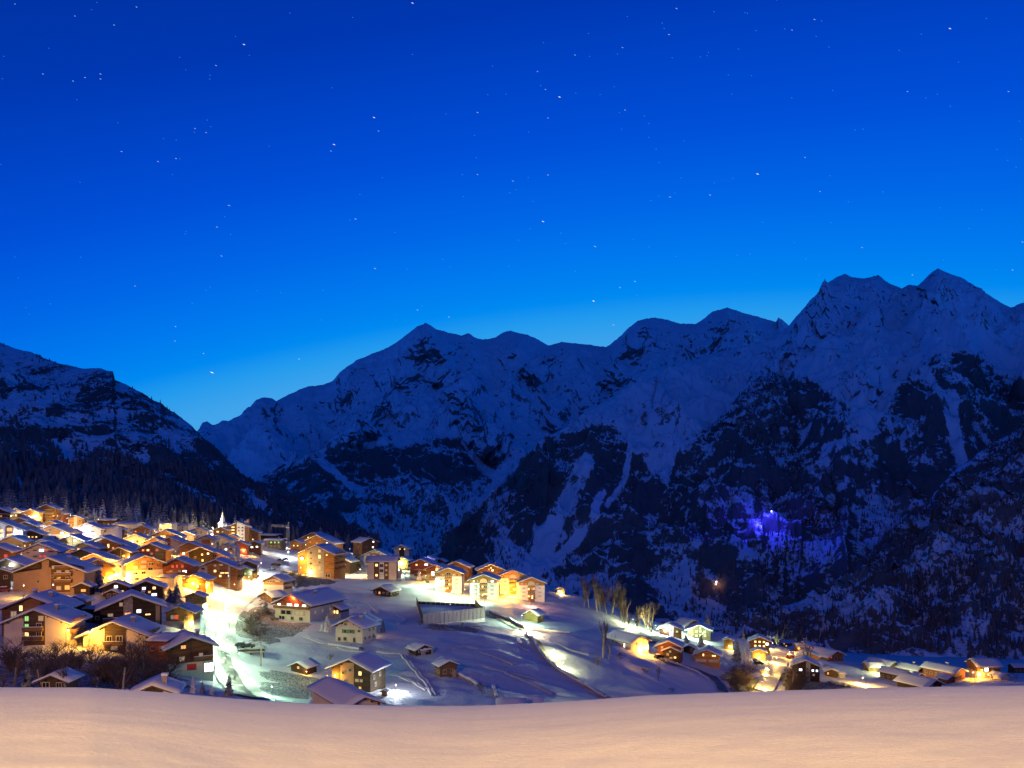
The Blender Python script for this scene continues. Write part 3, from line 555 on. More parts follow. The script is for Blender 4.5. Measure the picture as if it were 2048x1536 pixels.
    # panels of another material set on a face: (side, from, to, z0, z1 or None for up to the roof, material), fractions of width and height
    for pd in o.get('panels', ()):
        side, a, b, z0, z1, mt = pd[:6]; nm = pd[6] if len(pd) > 6 else 'wall_panel'
        if side == 'F':
            x0, x1 = (a)*Wd, (b)*Wd; zz0 = zb if z0 is None else z0*H
            if z1 is None:
                pr = [(x0,zz0),(x1,zz0),(x1,zw(x1)-0.01)]+([(0,zw(0)-0.01)] if x0 < 0 < x1 else [])+[(x0,zw(x0)-0.01)]
                MB().prism(pr,-0.10,0.05).obj(nm, M[mt], root)
            else: MB().box(x0,x1,-0.10,0.05,zz0,z1*H).obj(nm, M[mt], root)
        else:
            y0, y1 = dep*(0.5+a), dep*(0.5+b); zz0 = zb if z0 is None else z0*H; zz1 = zw(hw)-0.02 if z1 is None else z1*H
            MB().box(hw-0.05,hw+0.10,y0,y1,zz0,zz1).obj(nm, M[mt], root)
    # windows: explicit list or by storey
    lit = o.get('lit', 0.3); lc = o.get('lc', 'yyyoowws'); sh = o.get('shut')
    wn = o.get('win')
    if wn is not None:
        for q in wn:
            side, u_, zf = q[0], q[1], q[2]; w = q[3] if len(q) > 3 else 1.05; h = q[4] if len(q) > 4 else 1.15; g = q[5] if len(q) > 5 else 'd'; so = q[6] if len(q) > 6 else None
            window(side, u_*(Wd if side == 'F' else dep), zf*H, w, h, g, so, 0.10)
    if wn is None or o.get('autoside'):
        for side in sides:
            if wn is not None and side == 'F': continue
            ln = Wd if side == 'F' else dep; nst = max(1, int(round((zw(hw)-0.3)/2.9))); nc = max(2, int(round(ln/2.7)))
            for k in range(nst+(1 if side == 'F' and rise > 2.2 else 0)):
                z = 1.5+k*(zw(hw)-0.2)/nst if nst else 1.5
                for i in range(nc):
                    u_ = (-0.5+(i+0.5)/nc)*ln*0.94
                    if rg.random() < 0.16: continue
                    g = rg.choice(lc) if rg.random() < lit else 'd'
                    window(side, u_, z, rg.choice((0.95,1.1,1.3)), rg.choice((1.0,1.15,1.3)), g, sh if rg.random() < 0.8 else None)
    # balconies: list of (height fraction, from, to)
    for (zf, a, b) in o.get('bal', ()):
        z = zf*H; x0, x1 = a*Wd, b*Wd; m = MB(); m.box(x0,x1,-1.25,-0.12,z-0.14,z); 
        bo = m.obj('balcony', M['rail'], root); q = MB(); q.box(x0,x1,-1.25,-1.17,z+0.12,z+0.95); q.box(x0,x0+0.08,-1.17,-0.12,z+0.12,z+0.95); q.box(x1-0.08,x1,-1.17,-0.12,z+0.12,z+0.95); q.obj('railing', M[o.get('railm','rail')], bo)
        MB().box(x0-0.03,x1+0.03,-1.30,-1.12,z+0.96,z+1.10).obj('snow_cap', M_ROOFSNOW, bo)
    for (zf, a, b) in o.get('rbal', ()):
        z = zf*H; y0, y1 = dep*(0.5+a), dep*(0.5+b); bo = MB().box(hw+0.02,hw+1.2,y0,y1,z-0.14,z).obj('balcony', M['rail'], root); q = MB(); q.box(hw+1.12,hw+1.2,y0,y1,z+0.1,z+0.95); q.box(hw+0.12,hw+1.12,y0,y0+0.08,z+0.1,z+0.95); q.obj('railing', M['rail'], bo)
    # rafters' ends under the near gables
    if o.get('purlin', (Hp > 30)):
        for x in (-0.72, -0.36, 0.0, 0.36, 0.72):
            x *= hr; MB().box(x-0.12,x+0.12,-of+0.05,-0.02,zw(x)-0.26-tp*0.14,zw(x)-0.03-tp*0.14).obj('purlin', M['umber'], root)
    nch = o.get('ch', 1 if rg.random() < 0.6 else 0)
    for i in range(nch):
        x = (0.34 if i == 0 else -0.25)*hr*o.get('chx', 1); y = dep*(0.45+0.25*i); z = r0(x, th_+sn); ch = MB().box(x-0.38,x+0.38,y-0.38,y+0.38,z-1.3,z+1.0).obj('chimney', M['stone'], root)
        MB().box(x-0.5,x+0.5,y-0.5,y+0.5,z+1.03,z+1.42).obj('snow_cap', M_ROOFSNOW, ch)
    # lamps fixed to the front: (u fraction, height fraction, colour, watts, bulb radius)
    for (u_, zf, c_, w_, br) in o.get('lamp', ()):
        po, rot = place(sides[0], u_*(Wd if sides[0] == 'F' else dep), zf*H, 0.12+br); lm = link('lamp', bulb_mesh(c_), root, po, rot); lm.scale = (br, br, br)
        pl, _ = place(sides[0], u_*(Wd if sides[0] == 'F' else dep), zf*H-br*0.2, 0.35+2.1*br); glow_light(root, pl, c_, w_)
    if o.get('arch'):                                         # the tall glazed arch of the apartment blocks, four storeys of balconies below it
        a = o['arch']; zc = 0.66*H; rr = 0.095*Wd+0.5; n = 12; pr = [(-rr,zc-0.2)]+[(rr,zc-0.2)]+[(rr*math.cos(math.pi*k/n), zc+rr*math.sin(math.pi*k/n)) for k in range(0,n+1)]
        fr = MB().prism([(x*1.12, zc-0.35 if z < zc else zc+(z-zc)*1.12) for x, z in pr],-0.22,-0.10).obj('arch_window', M['frame'], root)
        MB().prism(pr,-0.25,-0.12).obj('pane', G[a], fr); mu = MB()
        for x in (-rr*0.5, 0, rr*0.5): mu.box(x-0.06,x+0.06,-0.29,-0.24,zc-0.2,zc+math.sqrt(max(0,rr*rr-x*x))-0.05)
        mu.box(-rr,rr,-0.285,-0.245,zc+rr*0.33,zc+rr*0.33+0.1); mu.obj('muntin', M['frame'], fr)
        for k in range(4):
            z = H*(0.105+0.145*k)
            for i in range(4): window('F', (-1.5+i)*rr*0.52, z+1.0, 0.8, 1.45, rg.choice('ddddsydd' if k else 'ddys'), None, 0.11)
            bo = MB().box(-rr*1.1,rr*1.1,-0.95,-0.12,z-0.12,z).obj('balcony', M['honey'], root); MB().box(-rr*1.1,rr*1.1,-0.95,-0.86,z+0.03,z+0.75).obj('railing', M['honey'], bo)
    HOUSES.append(root); root['_d'] = [Wd, dep, H]; root['_p'] = [ax, ay, Hp, wp]
    return root
# ------------------------------------------------------------------ the houses (apex x, apex y, roof width, height, turn, walls, name, label)
H_ = house
CREAM_T = lambda a, b, mt: [('F', a, b, None, None, mt, 'timber_front')]
# near slope, lower edge of the village
H_(72,1214,130,76,16,'cream','chalet','cream chalet with dark timber middle and blue snowy roof, yellow lamp at its corner',panels=CREAM_T(-0.19,0.14,'umber'),win=[('F',-0.14,0.70,1.0,1.3,'g'),('F',0.08,0.70,1.2,1.3,'s'),('F',-0.14,0.50,1.0,1.2,'g'),('F',0.05,0.50,1.2,1.5,'d'),('F',-0.14,0.28,1.0,1.2,'y'),('F',0.05,0.28,1.2,1.5,'d'),('F',-0.31,0.66,0.9,1.0,'d')],bal=[(0.38,-0.18,0.13),(0.14,-0.18,0.13)],rbal=[(0.55,-0.4,0.3),(0.28,-0.4,0.3)],ch=1)
H_(229,1239,132,65,16,'cream','chalet','cream chalet with recessed timber front just above a glaring yellow lamp',panels=CREAM_T(-0.16,0.18,'umber'),win=[('F',-0.10,0.70,1.2,1.1,'d'),('F',0.08,0.40,1.6,1.6,'d'),('F',-0.08,0.40,1.3,1.6,'d'),('F',0.0,0.14,1.6,1.3,'s')],bal=[(0.22,-0.15,0.17)],rbal=[(0.5,-0.4,0.2)],ch=1)
H_(64,1188,122,82,14,'brown','chalet','dark timber chalet with wide blue roof and amber windows, directly behind the cream chalet',panels=[('F',-0.14,0.14,0.45,None,'honey','timber_front')],win=[('F',-0.30,0.52,1.5,1.6,'s'),('F',-0.18,0.66,0.9,1.6,'y'),('F',0.22,0.66,1.7,1.3,'o'),('F',-0.07,0.47,1.2,1.3,'w'),('F',0.05,0.47,1.1,1.1,'w')],ch=2)
H_(150,1191,44,44,16,'dark','house','low dark house with steep blue snow roof wedged between brown apartment block and black chalet',lit=0.05)
H_(263,1186,130,77,16,'dark','chalet','black timber chalet with stone chimney strip up its gable and one white window',panels=[('F',-0.13,0.02,None,None,'stone','stone_strip'),('F',0.40,0.47,None,None,'tan','wall_panel')],win=[('F',-0.24,0.72,0.8,1.1,'s'),('F',-0.17,0.72,0.9,1.1,'s'),('F',-0.06,0.46,1.8,0.9,'o'),('F',0.12,0.52,1.3,1.1,'b'),('F',0.12,0.30,0.8,0.9,'s'),('F',0.27,0.42,1.5,0.4,'y'),('F',-0.34,0.46,1.4,0.9,'s')],bal=[(0.30,-0.46,-0.14)],ch=1)
H_(187,1213,44,34,10,'dark','shed','flat dark annex under blue snow between two near chalets',eave=True,pitch=8,lit=0.1,ch=0)
H_(105,1345,62,44,20,'umber','hut','low dark hut with sagging snow roof among the bare trees below the slope',ch=0,lit=0)
H_(306,1364,98,52,24,'white','chalet','pale gabled roof just cresting the near snow bank beside small conifers',panels=[('F',-0.2,0.2,0.5,None,'umber','timber_front')],ch=1)
H_(382,1269,102,84,20,'brown/cream','chalet','brown chalet over a cream shop floor with glowing shop window and red panel',split=0.34,win=[('F',-0.17,0.72,1.2,0.9,'o'),('F',0.22,0.76,1.8,1.1,'s'),('F',-0.20,0.44,1.3,1.2,'s'),('F',0.22,0.5,1.0,0.9,'s'),('F',0.40,0.18,2.6,2.6,'b'),('F',-0.30,0.74,0.8,0.8,'d')],panels=[('F',-0.02,0.02,0.36,0.88,'umber','wall_panel'),('F',-0.09,0.12,0.15,0.30,'redpaint','map_board')],bal=[(0.38,0.05,0.48)],ch=1,snow=0.6)
H_(314,1273,48,62,8,'red','house','flat snow topped dark red house leaning against the shop chalet',eave=True,pitch=7,gw=9,lit=0.12,lc='oy',ch=0)
H_(359,1210,62,48,18,'olive/cream','chalet','yellow green timber chalet on pale base beside the bright road',split=0.32,win=[('F',-0.12,0.50,1.4,1.4,'r'),('F',-0.25,0.5,1.2,1.4,'s'),('F',0.25,0.45,1.2,1.2,'d')],ch=0,lamp=[(0.5,0.3,'y',700,0.2)])
H_(388,1184,40,42,18,'olive/cream','house','tall narrow yellow house with dark snowy roof above the road bend',win=[('F',-0.15,0.7,0.9,1.0,'d'),('F',-0.15,0.42,0.9,1.0,'d'),('F',0.2,0.2,0.9,1.0,'s')],ch=0)
# brown block and the rows above it
H_(98,1113,138,73,10,'tan','apartment_building','big brown apartment block with blue roof and recessed balconies in its middle',panels=[('F',-0.5,-0.10,0.66,None,'umber','timber_front'),('F',-0.12,0.0,0.1,None,'tan','wall_panel'),('F',0.0,0.5,0.70,None,'umber','timber_front'),('F',0.03,0.30,0.02,0.70,'brown','timber_front')],win=[('F',0.15,0.82,2.4,2.4,'y'),('F',0.22,0.82,1.2,1.5,'s'),('F',0.14,0.56,1.5,1.3,'s'),('F',0.26,0.56,1.4,1.3,'s'),('F',0.14,0.37,1.1,1.5,'d'),('F',0.26,0.37,1.1,1.5,'d'),('F',0.14,0.13,1.5,1.3,'s'),('F',0.26,0.14,1.6,1.5,'o'),('F',0.05,0.45,0.8,0.9,'d'),('F',-0.15,0.32,0.7,0.9,'d'),('F',0.06,0.70,0.7,1.1,'s')],bal=[(0.66,0.09,0.33),(0.47,0.09,0.33),(0.28,0.09,0.33)],ch=1,dep=14)
H_(16,1114,74,50,14,'umber','chalet','dark green brown chalet with one white lamp, beside the big brown block',win=[('F',0.10,0.68,1.5,1.0,'w'),('F',-0.12,0.55,1.2,1.2,'g'),('F',-0.12,0.25,1.0,1.6,'g'),('F',0.25,0.4,1.0,1.0,'d')],ch=0,lamp=[(0.14,0.72,'c',500,0.25)])
H_(2,1136,40,44,16,'dark','house','small dark house at the edge of the view by the purple snow patch',lit=0.1,ch=0)
H_(164,1164,36,26,14,'dark','shed','little dark shed with glowing window left of the large conifer'.replace('left of','next to'),win=[('F',0.1,0.35,1.6,0.9,'o')],ch=0)
H_(231,1161,56,36,16,'dark/umber','chalet','dark reddish chalet with two bright windows below the orange house',win=[('F',0.02,0.66,1.2,1.0,'w'),('F',0.2,0.36,2.2,1.0,'y'),('F',-0.2,0.36,1.0,1.0,'r')],ch=0)
H_(292,1159,76,46,16,'dark','chalet','black brown chalet with scattered amber and white windows behind the stone striped chalet',win=[('F',0.10,0.80,0.8,1.1,'o'),('F',-0.06,0.62,1.3,1.0,'b'),('F',0.24,0.62,1.1,1.0,'y'),('F',0.33,0.62,1.0,1.2,'y'),('F',0.10,0.45,0.9,0.8,'o'),('F',0.24,0.33,1.9,1.0,'b')],ch=0)
H_(224,1178,30,22,14,'dark','shed','tiny dark shed under a purple snow cap in front of the reddish chalet',lit=0,ch=0)
H_(195,1117,64,52,14,'honey/cream','chalet','orange chalet half hidden by a large dark conifer',split=0.28,win=[('F',-0.30,0.72,1.0,1.0,'d'),('F',-0.10,0.72,1.6,1.0,'d'),('F',0.14,0.72,1.4,1.0,'d'),('F',-0.28,0.48,2.4,1.7,'w'),('F',-0.2,0.2,1.2,1.2,'y'),('F',0.0,0.2,1.2,1.2,'s')],rbal=[(0.62,-0.4,0.3),(0.36,-0.4,0.3)],lamp=[(0.46,0.3,'s',1500,0.25)],ch=0)
H_(289,1109,80,54,10,'honey/cream','chalet','tall orange chalet over cream base, four rows of windows, above two black chalets',split=0.42,win=[('F',0.05,0.84,1.6,0.8,'d'),('F',-0.16,0.72,0.6,1.0,'d'),('F',-0.02,0.73,1.9,1.0,'s'),('F',-0.25,0.54,1.8,1.2,'s'),('F',-0.03,0.55,1.9,1.2,'s'),('F',0.14,0.64,0.9,1.2,'d'),('F',0.21,0.64,0.9,1.2,'d'),('F',0.16,0.46,2.0,1.0,'d'),('F',-0.25,0.32,1.7,1.0,'d'),('F',-0.03,0.33,1.7,1.0,'d'),('F',-0.22,0.12,1.2,1.1,'d'),('F',0.35,0.58,0.7,0.8,'d')],lamp=[(-0.52,0.16,'s',2600,0.3)],ch=0)
H_(353,1115,68,44,16,'red/cream','chalet','dark red chalet with bright red shutters and purple tinted roof',split=0.2,win=[('F',-0.12,0.60,0.9,1.2,'r'),('F',0.02,0.60,0.8,1.2,'r'),('F',0.20,0.60,0.9,1.2,'r'),('F',-0.18,0.34,1.2,1.4,'r'),('F',0.1,0.36,1.0,1.1,'s'),('F',0.27,0.36,1.8,1.1,'w')],bal=[(0.24,-0.3,0.3)],ch=1)
H_(333,1150,40,30,12,'cream','garage','low garage with flat purple snow roof under the red shuttered chalet',eave=True,pitch=9,lit=0.2,ch=0)
H_(432,1117,92,50,16,'honey','apartment_building','large glowing orange building at the top of the white road',panels=[('F',-0.42,-0.20,None,0.8,'cream','wall_panel'),('F',0.28,0.33,None,0.72,'cream','wall_panel')],win=[('F',-0.30,0.60,1.6,1.1,'d'),('F',-0.02,0.72,1.0,1.0,'s'),('F',0.12,0.74,1.6,0.9,'s'),('F',-0.02,0.5,1.2,1.2,'y'),('F',0.10,0.53,0.8,1.0,'d'),('F',0.10,0.30,1.2,1.0,'y'),('F',0.2,0.42,4.4,0.5,'y'),('F',-0.30,0.3,1.3,1.2,'s')],rbal=[(0.7,-0.45,0.2),(0.45,-0.45,0.2),(0.22,-0.45,0.2)],ch=0)
H_(389,1147,52,34,22,'brown/honey','chalet','yellow chalet with a bursting sodium lamp on its gable',win=[('F',-0.3,0.6,0.9,0.9,'d'),('F',0.15,0.25,1.0,1.3,'y')],lamp=[(-0.05,0.42,'s',4200,0.38)],ch=0)
H_(429,1101,58,32,16,'honey','chalet','orange chalet with dark balcony right behind the large glowing building',win=[('F',0.0,0.66,2.4,1.3,'d'),('F',0.28,0.6,0.8,0.8,'d'),('F',-0.25,0.35,1.0,1.0,'s')],bal=[(0.46,-0.2,0.25)],lamp=[(0.48,0.35,'y',600,0.25)],ch=0)
H_(402,1092,54,38,18,'dark','chalet','dark brown chalet with steep blue roof side and three small yellow windows',win=[('F',0.05,0.55,0.9,1.0,'y'),('F',0.07,0.25,0.9,1.2,'y'),('F',0.3,0.6,1.0,0.8,'w'),('F',-0.25,0.4,1.0,1.0,'d')],ch=0)
H_(495,1120,44,34,18,'umber','house','dark grey house with brown snow roof beside the parking place',lit=0.1,ch=0)
H_(489,1132,36,28,16,'umber','house','low dark house with one green lit window at the road junction',win=[('F',0.05,0.45,0.9,0.9,'g'),('F',-0.2,0.4,0.9,0.9,'d')],ch=0,lamp=[(0.42,0.5,'m',500,0.2)])
H_(301,1085,66,40,14,'brown','chalet','dark brown chalet with red shutters below the bright tree',shut='redpaint',win=[('F',-0.24,0.62,1.0,1.0,'o','redpaint'),('F',-0.08,0.62,1.2,1.0,'y','redpaint'),('F',0.22,0.62,1.2,1.1,'r'),('F',0.04,0.44,0.9,1.0,'s','redpaint'),('F',0.1,0.24,0.9,1.0,'o')],panels=[('F',0.14,0.44,None,0.75,'olive','wall_panel')],ch=0)
H_(240,1083,56,30,16,'honey','chalet','chalet with double banded blue roof beside the sparkling white tree',lit=0.3,ch=0)
H_(239,1093,46,42,16,'dark','chalet','narrow dark chalet with a bright yellow strip light on its edge',win=[('F',0.2,0.55,1.2,0.9,'o'),('F',-0.2,0.5,1.0,1.0,'d')],panels=[('F',0.04,0.09,0.2,0.85,'olive','wall_panel')],ch=0,lamp=[(0.46,0.5,'y',1100,0.25)])
H_(189,1105,72,40,14,'honey/cream','chalet','orange chalet with long blue side roof and a small dormer',win=[('F',-0.2,0.55,2.4,1.2,'s'),('F',0.1,0.5,1.2,1.2,'d')],lamp=[(0.44,0.45,'w',900,0.3),(0.44,0.2,'w',900,0.3)],ch=0)
H_(164,1096,56,38,14,'olive','chalet','olive timber chalet tucked behind the orange dormer chalet',win=[('F',0.1,0.5,0.8,1.4,'g'),('F',0.2,0.3,0.9,0.9,'y'),('F',-0.2,0.5,1.0,1.0,'d')],ch=0)
H_(121,1108,42,30,14,'brown','house','small brown house just behind the ridge of the brown block',lit=0.3,ch=0)
H_(-10,1088,62,40,14,'honey','chalet','orange lit chalet by a glaring white lamp above the dark green one',win=[('F',0.36,0.4,1.4,1.4,'r')],ch=0)
H_(79,1085,74,46,12,'cream','house','plain pale yellow house with slit windows and a small poster on the gable',win=[('F',-0.12,0.66,1.6,0.5,'d'),('F',0.32,0.60,1.7,0.5,'d'),('F',-0.32,0.56,1.3,0.5,'d'),('F',-0.12,0.40,1.6,0.5,'d'),('F',0.03,0.40,1.0,1.0,'r'),('F',0.15,0.40,1.0,1.0,'r'),('F',0.06,0.66,2.2,1.3,'b'),('F',0.18,0.66,0.9,1.0,'r')],ch=0)
H_(86,1077,52,26,14,'cream','chalet','bright chalet whose lit gable rises behind the plain pale yellow house',lit=0.3,ch=0)
H_(142,1069,60,36,16,'olive','chalet','yellow green chalet with tiny red windows and a dark corner post',win=[('F',-0.08,0.66,0.9,0.9,'r'),('F',0.14,0.66,1.2,1.0,'w'),('F',-0.08,0.36,0.7,0.9,'r'),('F',0.22,0.36,0.9,1.0,'r'),('F',0.34,0.5,0.9,0.9,'r')],panels=[('F',0.04,0.07,None,0.9,'umber','wall_panel')],ch=0)
H_(203,1071,72,42,16,'honey','chalet','half white half yellow timber chalet split down the middle of its gable',panels=[('F',-0.5,0.0,None,None,'cream','wall_panel')],win=[('F',-0.12,0.66,0.8,0.8,'d'),('F',-0.12,0.45,0.9,0.8,'d'),('F',0.2,0.5,1.0,2.2,'y'),('F',0.34,0.4,0.9,1.0,'o')],ch=0)
H_(167,1083,58,32,14,'olive','chalet','olive chalet with a row of lit windows under its gable',win=[('F',-0.18,0.5,1.2,1.2,'y'),('F',0.0,0.5,1.2,1.2,'y'),('F',0.2,0.5,1.3,1.2,'w')],ch=0)
H_(75,1073,52,20,-4,'umber','barn','long barn with a tan snow roof seen from its eaves',eave=True,lit=0.15,ch=0)
H_(62,1058,44,32,12,'dark','chalet','dark chalet with three round amber lamps in its gable',win=[('F',-0.1,0.5,0.9,0.9,'y'),('F',0.08,0.5,0.9,0.9,'o'),('F',0.26,0.5,0.8,0.7,'y')],ch=0)
H_(-2,1040,92,44,8,'white','apartment_building','white pillared block with cold light pouring down its front at the view edge',panels=[('F',0.14,0.30,0.1,0.72,'brown','timber_front')],win=[('F',0.06,0.5,1.4,1.4,'y'),('F',0.22,0.56,2.4,1.6,'o'),('F',0.22,0.3,2.4,1.4,'o'),('F',0.05,0.28,1.4,1.4,'y')],lamp=[(0.34,0.08,'c',2400,0.3)],ch=0)
H_(40,1034,48,28,14,'brown','chalet','brown chalet with a yellow window above the white pillared block',win=[('F',-0.15,0.45,1.4,1.2,'y'),('F',0.2,0.4,1.0,1.0,'d')],ch=0)
H_(51,1042,42,30,14,'umber','chalet','dim brown chalet squeezed behind the white pillared block',lit=0.2,ch=0)
H_(101,1041,46,28,14,'honey','chalet','warm chalet with a drooping blue roof in the middle of the top rows',lit=0.4,ch=0)
H_(102,1049,72,34,16,'honey/cream','chalet','wide orange chalet with white lower floor beside the pinkish house',win=[('F',-0.02,0.66,0.8,1.6,'d'),('F',-0.2,0.5,1.0,1.0,'o'),('F',0.3,0.5,1.6,1.0,'w'),('F',0.3,0.22,2.2,1.0,'o'),('F',0.0,0.22,1.4,1.0,'o')],lamp=[(0.46,0.1,'w',3000,0.3)],ch=0)
H_(174,1045,58,36,12,'white','house','pinkish violet lit plain house with a dark low roof',win=[('F',0.2,0.5,2.0,0.4,'d'),('F',0.2,0.25,2.0,0.4,'d'),('F',-0.25,0.4,1.0,1.0,'o')],lamp=[(-0.05,0.3,'v',1800,0.15)],ch=0)
H_(206,1050,46,30,10,'white','house','pale mauve house with a lit upper room adjoining the violet one',eave=True,pitch=12,lit=0.3,lc='wo',ch=0)
H_(145,1059,30,26,12,'white','house','small violet washed gable in front of the plain violet house',win=[('F',-0.1,0.4,1.0,1.0,'w'),('F',0.2,0.4,0.9,0.9,'w')],ch=0)
H_(-3,1014,46,34,14,'dark','chalet','dark chalet with balconies at the edge of the view under the forest',lit=0.2,bal=[(0.5,-0.4,0.45),(0.3,-0.4,0.45)],ch=0)
H_(33,1016,36,24,12,'honey','chalet','warm lit chalet with blue side roof directly below the forest',lit=0.4,ch=0)
H_(62,1017,32,30,12,'honey','chalet','chalet with three tiers of dazzling white balconies',win=[('F',0.3,0.7,2.6,0.9,'w'),('F',0.25,0.45,3.6,1.0,'w'),('F',0.3,0.2,3.0,1.0,'w')],ch=0,lamp=[(0.4,0.5,'w',1500,0.3)])
H_(40,1026,34,20,12,'honey','chalet','small chalet with a strip of three white windows',win=[('F',-0.25,0.4,1.6,1.2,'w'),('F',0.05,0.4,1.6,1.2,'w'),('F',0.32,0.4,1.6,1.2,'w')],ch=0)
H_(93,1008,42,38,10,'brown','apartment_building','tall dark timber block with rows of balconies topping the village skyline',bal=[(0.62,-0.4,0.4),(0.43,-0.4,0.4),(0.24,-0.4,0.4)],lit=0.25,lc='yo',ch=0)
H_(109,1019,38,26,12,'red','chalet','red brown chalet with dazzling white middle between snowy conifers',panels=[('F',-0.14,0.14,None,None,'white','wall_panel')],win=[('F',0.0,0.62,1.6,1.4,'w'),('F',0.0,0.36,1.8,1.4,'w')],lamp=[(0.0,0.15,'w',1800,0.3)],ch=0)
H_(151,1030,30,26,14,'honey','chalet','orange chalet with a white centre strip beside three snow laden conifers',panels=[('F',-0.12,0.12,None,None,'cream','wall_panel')],lit=0.2,ch=0)
H_(166,1023,24,12,4,'grey','house','grey house with a flat pale roof half hidden by conifers at the forest edge',eave=True,pitch=8,lit=0.2,ch=0)
H_(212,1036,38,16,-6,'dark','house','long low dark house with blue snow roof below the forest edge',eave=True,pitch=12,lit=0.1,ch=0)
H_(251,1044,48,18,-4,'cream','house','long pale house with one lit end and a wide grey snow roof',eave=True,pitch=10,lit=0.1,ch=0,lamp=[(-0.4,0.45,'y',900,0.3)])
H_(329,1058,68,34,12,'honey','chalet','broad chalet with a yellow glowing balcony row above the blue roofed pair',win=[('F',-0.32,0.5,3.0,1.4,'y'),('F',-0.05,0.55,3.2,1.4,'y'),('F',0.24,0.5,3.0,1.0,'y')],bal=[(0.32,-0.45,0.45)],ch=0)
H_(309,1074,50,32,14,'honey','chalet','orange chalet forming the near half of the blue roofed pair',panels=[('F',0.1,0.45,None,None,'cream','wall_panel')],lit=0.25,ch=0)
H_(340,1073,58,34,18,'cream','chalet','cream chalet with an orange strip forming the far half of the blue roofed pair',panels=[('F',-0.28,0.02,None,None,'honey','timber_front')],win=[('F',-0.14,0.6,0.9,1.1,'d'),('F',-0.1,0.22,1.6,1.3,'w')],ch=0,rbal=[(0.4,-0.4,0.3)])
H_(396,1054,40,26,10,'cream','house','plain pale yellow house with two tiny windows near the church',win=[('F',-0.1,0.6,0.7,0.8,'d'),('F',0.18,0.6,0.7,0.8,'d')],ch=1)
H_(441,1053,32,26,12,'brown','chalet','dark chalet with a lit gable window in front of the church',win=[('F',-0.2,0.6,1.6,1.0,'y'),('F',0.15,0.6,1.0,1.0,'s')],ch=0)
H_(476,1043,50,40,8,'brown','hotel','tall hotel with a white central strip of windows beside the church',panels=[('F',-0.05,0.30,None,None,'white','wall_panel')],win=[('F',x,z,1.3,1.0,'d') for x in (0.03,0.2) for z in (0.18,0.36,0.54,0.70)]+[('F',-0.22,z,2.2,0.9,'y') for z in (0.25,0.42,0.58,0.72)],lamp=[(-0.3,0.1,'y',1800,0.3)],ch=0)
H_(502,1057,36,26,14,'honey','house','yellow house with sloping blue roof adjoining the tall hotel',lit=0.2,ch=0)
H_(534,1068,42,14,4,'dark','house','flat roofed dark house behind the crane mast',eave=True,pitch=6,lit=0.05,ch=0)
H_(546,1077,38,20,4,'umber','house','dark low hall with faint green lights under the crane',eave=True,pitch=8,lit=0.3,lc='gg',ch=0)
H_(411,1070,44,36,14,'cream','chalet','cream chalet with orange recess, first of two joined gables behind a big bare tree',panels=[('F',-0.2,0.25,None,0.75,'honey','timber_front')],lit=0.3,ch=0)
H_(436,1069,56,36,18,'cream','chalet','cream chalet with long blue roof, second of two joined gables behind a big bare tree',lit=0.15,ch=0)
H_(477,1081,40,26,12,'red','chalet','red lit chalet with a glowing neon band beside the tall conifer',win=[('F',0.25,0.3,3.4,0.9,'o'),('F',-0.2,0.5,1.2,1.0,'w')],ch=0,lamp=[(0.3,0.2,'r',700,0.12)])
H_(508,1081,32,26,14,'brown','chalet','brown chalet with two round white lamps beneath its gable',win=[('F',-0.15,0.5,1.5,1.1,'w'),('F',0.22,0.52,1.4,1.0,'w')],ch=0)
# centre
H_(591,1079,26,22,10,'honey','chalet','small lit chalet standing alone behind the crane mast',win=[('F',-0.15,0.45,1.1,1.1,'y'),('F',0.2,0.45,1.1,1.1,'y')],ch=0)
H_(627,1064,56,30,14,'honey','chalet','chalet with brilliant snow edged gable behind the wide brown one',lit=0.4,ch=1)
H_(634,1069,70,34,18,'brown','chalet','wide brown chalet with a round white lamp behind the tall wooden block',win=[('F',-0.2,0.55,1.2,0.9,'s'),('F',0.0,0.5,1.2,1.2,'s'),('F',0.12,0.65,1.0,0.9,'d'),('F',0.3,0.5,1.8,1.3,'w')],ch=0)
H_(632,1089,78,64,14,'honey','apartment_building','tall yellow lit wooden apartment block with a stone centre strip',panels=[('F',-0.25,0.23,None,None,'stone','stone_strip')],win=[('F',-0.14,z,1.6,1.2,'d') for z in (0.74,0.56,0.40,0.24)]+[('F',0.10,0.80,1.5,1.8,'o'),('F',0.10,0.62,1.6,2.2,'y'),('F',0.10,0.44,1.5,1.8,'d'),('F',0.10,0.27,1.5,1.9,'s'),('F',0.30,0.68,1.0,1.0,'y'),('F',-0.30,0.35,0.8,1.0,'d'),('F',-0.3,0.75,0.8,0.8,'d'),('F',0.33,0.04,3.4,1.8,'d')],lamp=[(-0.37,0.56,'y',1300,0.85),(-0.16,0.13,'y',2000,0.4)],rbal=[(z,-0.4,0.4) for z in (0.72,0.56,0.4,0.24)],dep=14,ch=0)
H_(683,1113,40,32,18,'dark','chalet','dark chalet with red shuttered glowing windows beside the wooden block',win=[('F',0.0,0.72,0.9,1.0,'o','redpaint'),('F',0.22,0.72,0.9,1.0,'s','redpaint'),('F',-0.2,0.46,1.2,1.1,'y','redpaint'),('F',0.18,0.46,1.4,1.2,'y','redpaint'),('F',0.16,0.2,1.3,1.1,'r')],ch=0)
H_(681,1106,34,26,18,'brown','chalet','chalet peeking over the red shuttered one',lit=0.2,ch=0)
H_(739,1075,36,36,-38,'brown','chalet','tall brown chalet turned aside with two round lamps up its gable',win=[('F',0.25,0.75,1.2,1.2,'w'),('F',0.22,0.45,1.3,1.2,'w'),('F',-0.2,0.5,1.0,1.0,'d')],dep=14,ch=1)
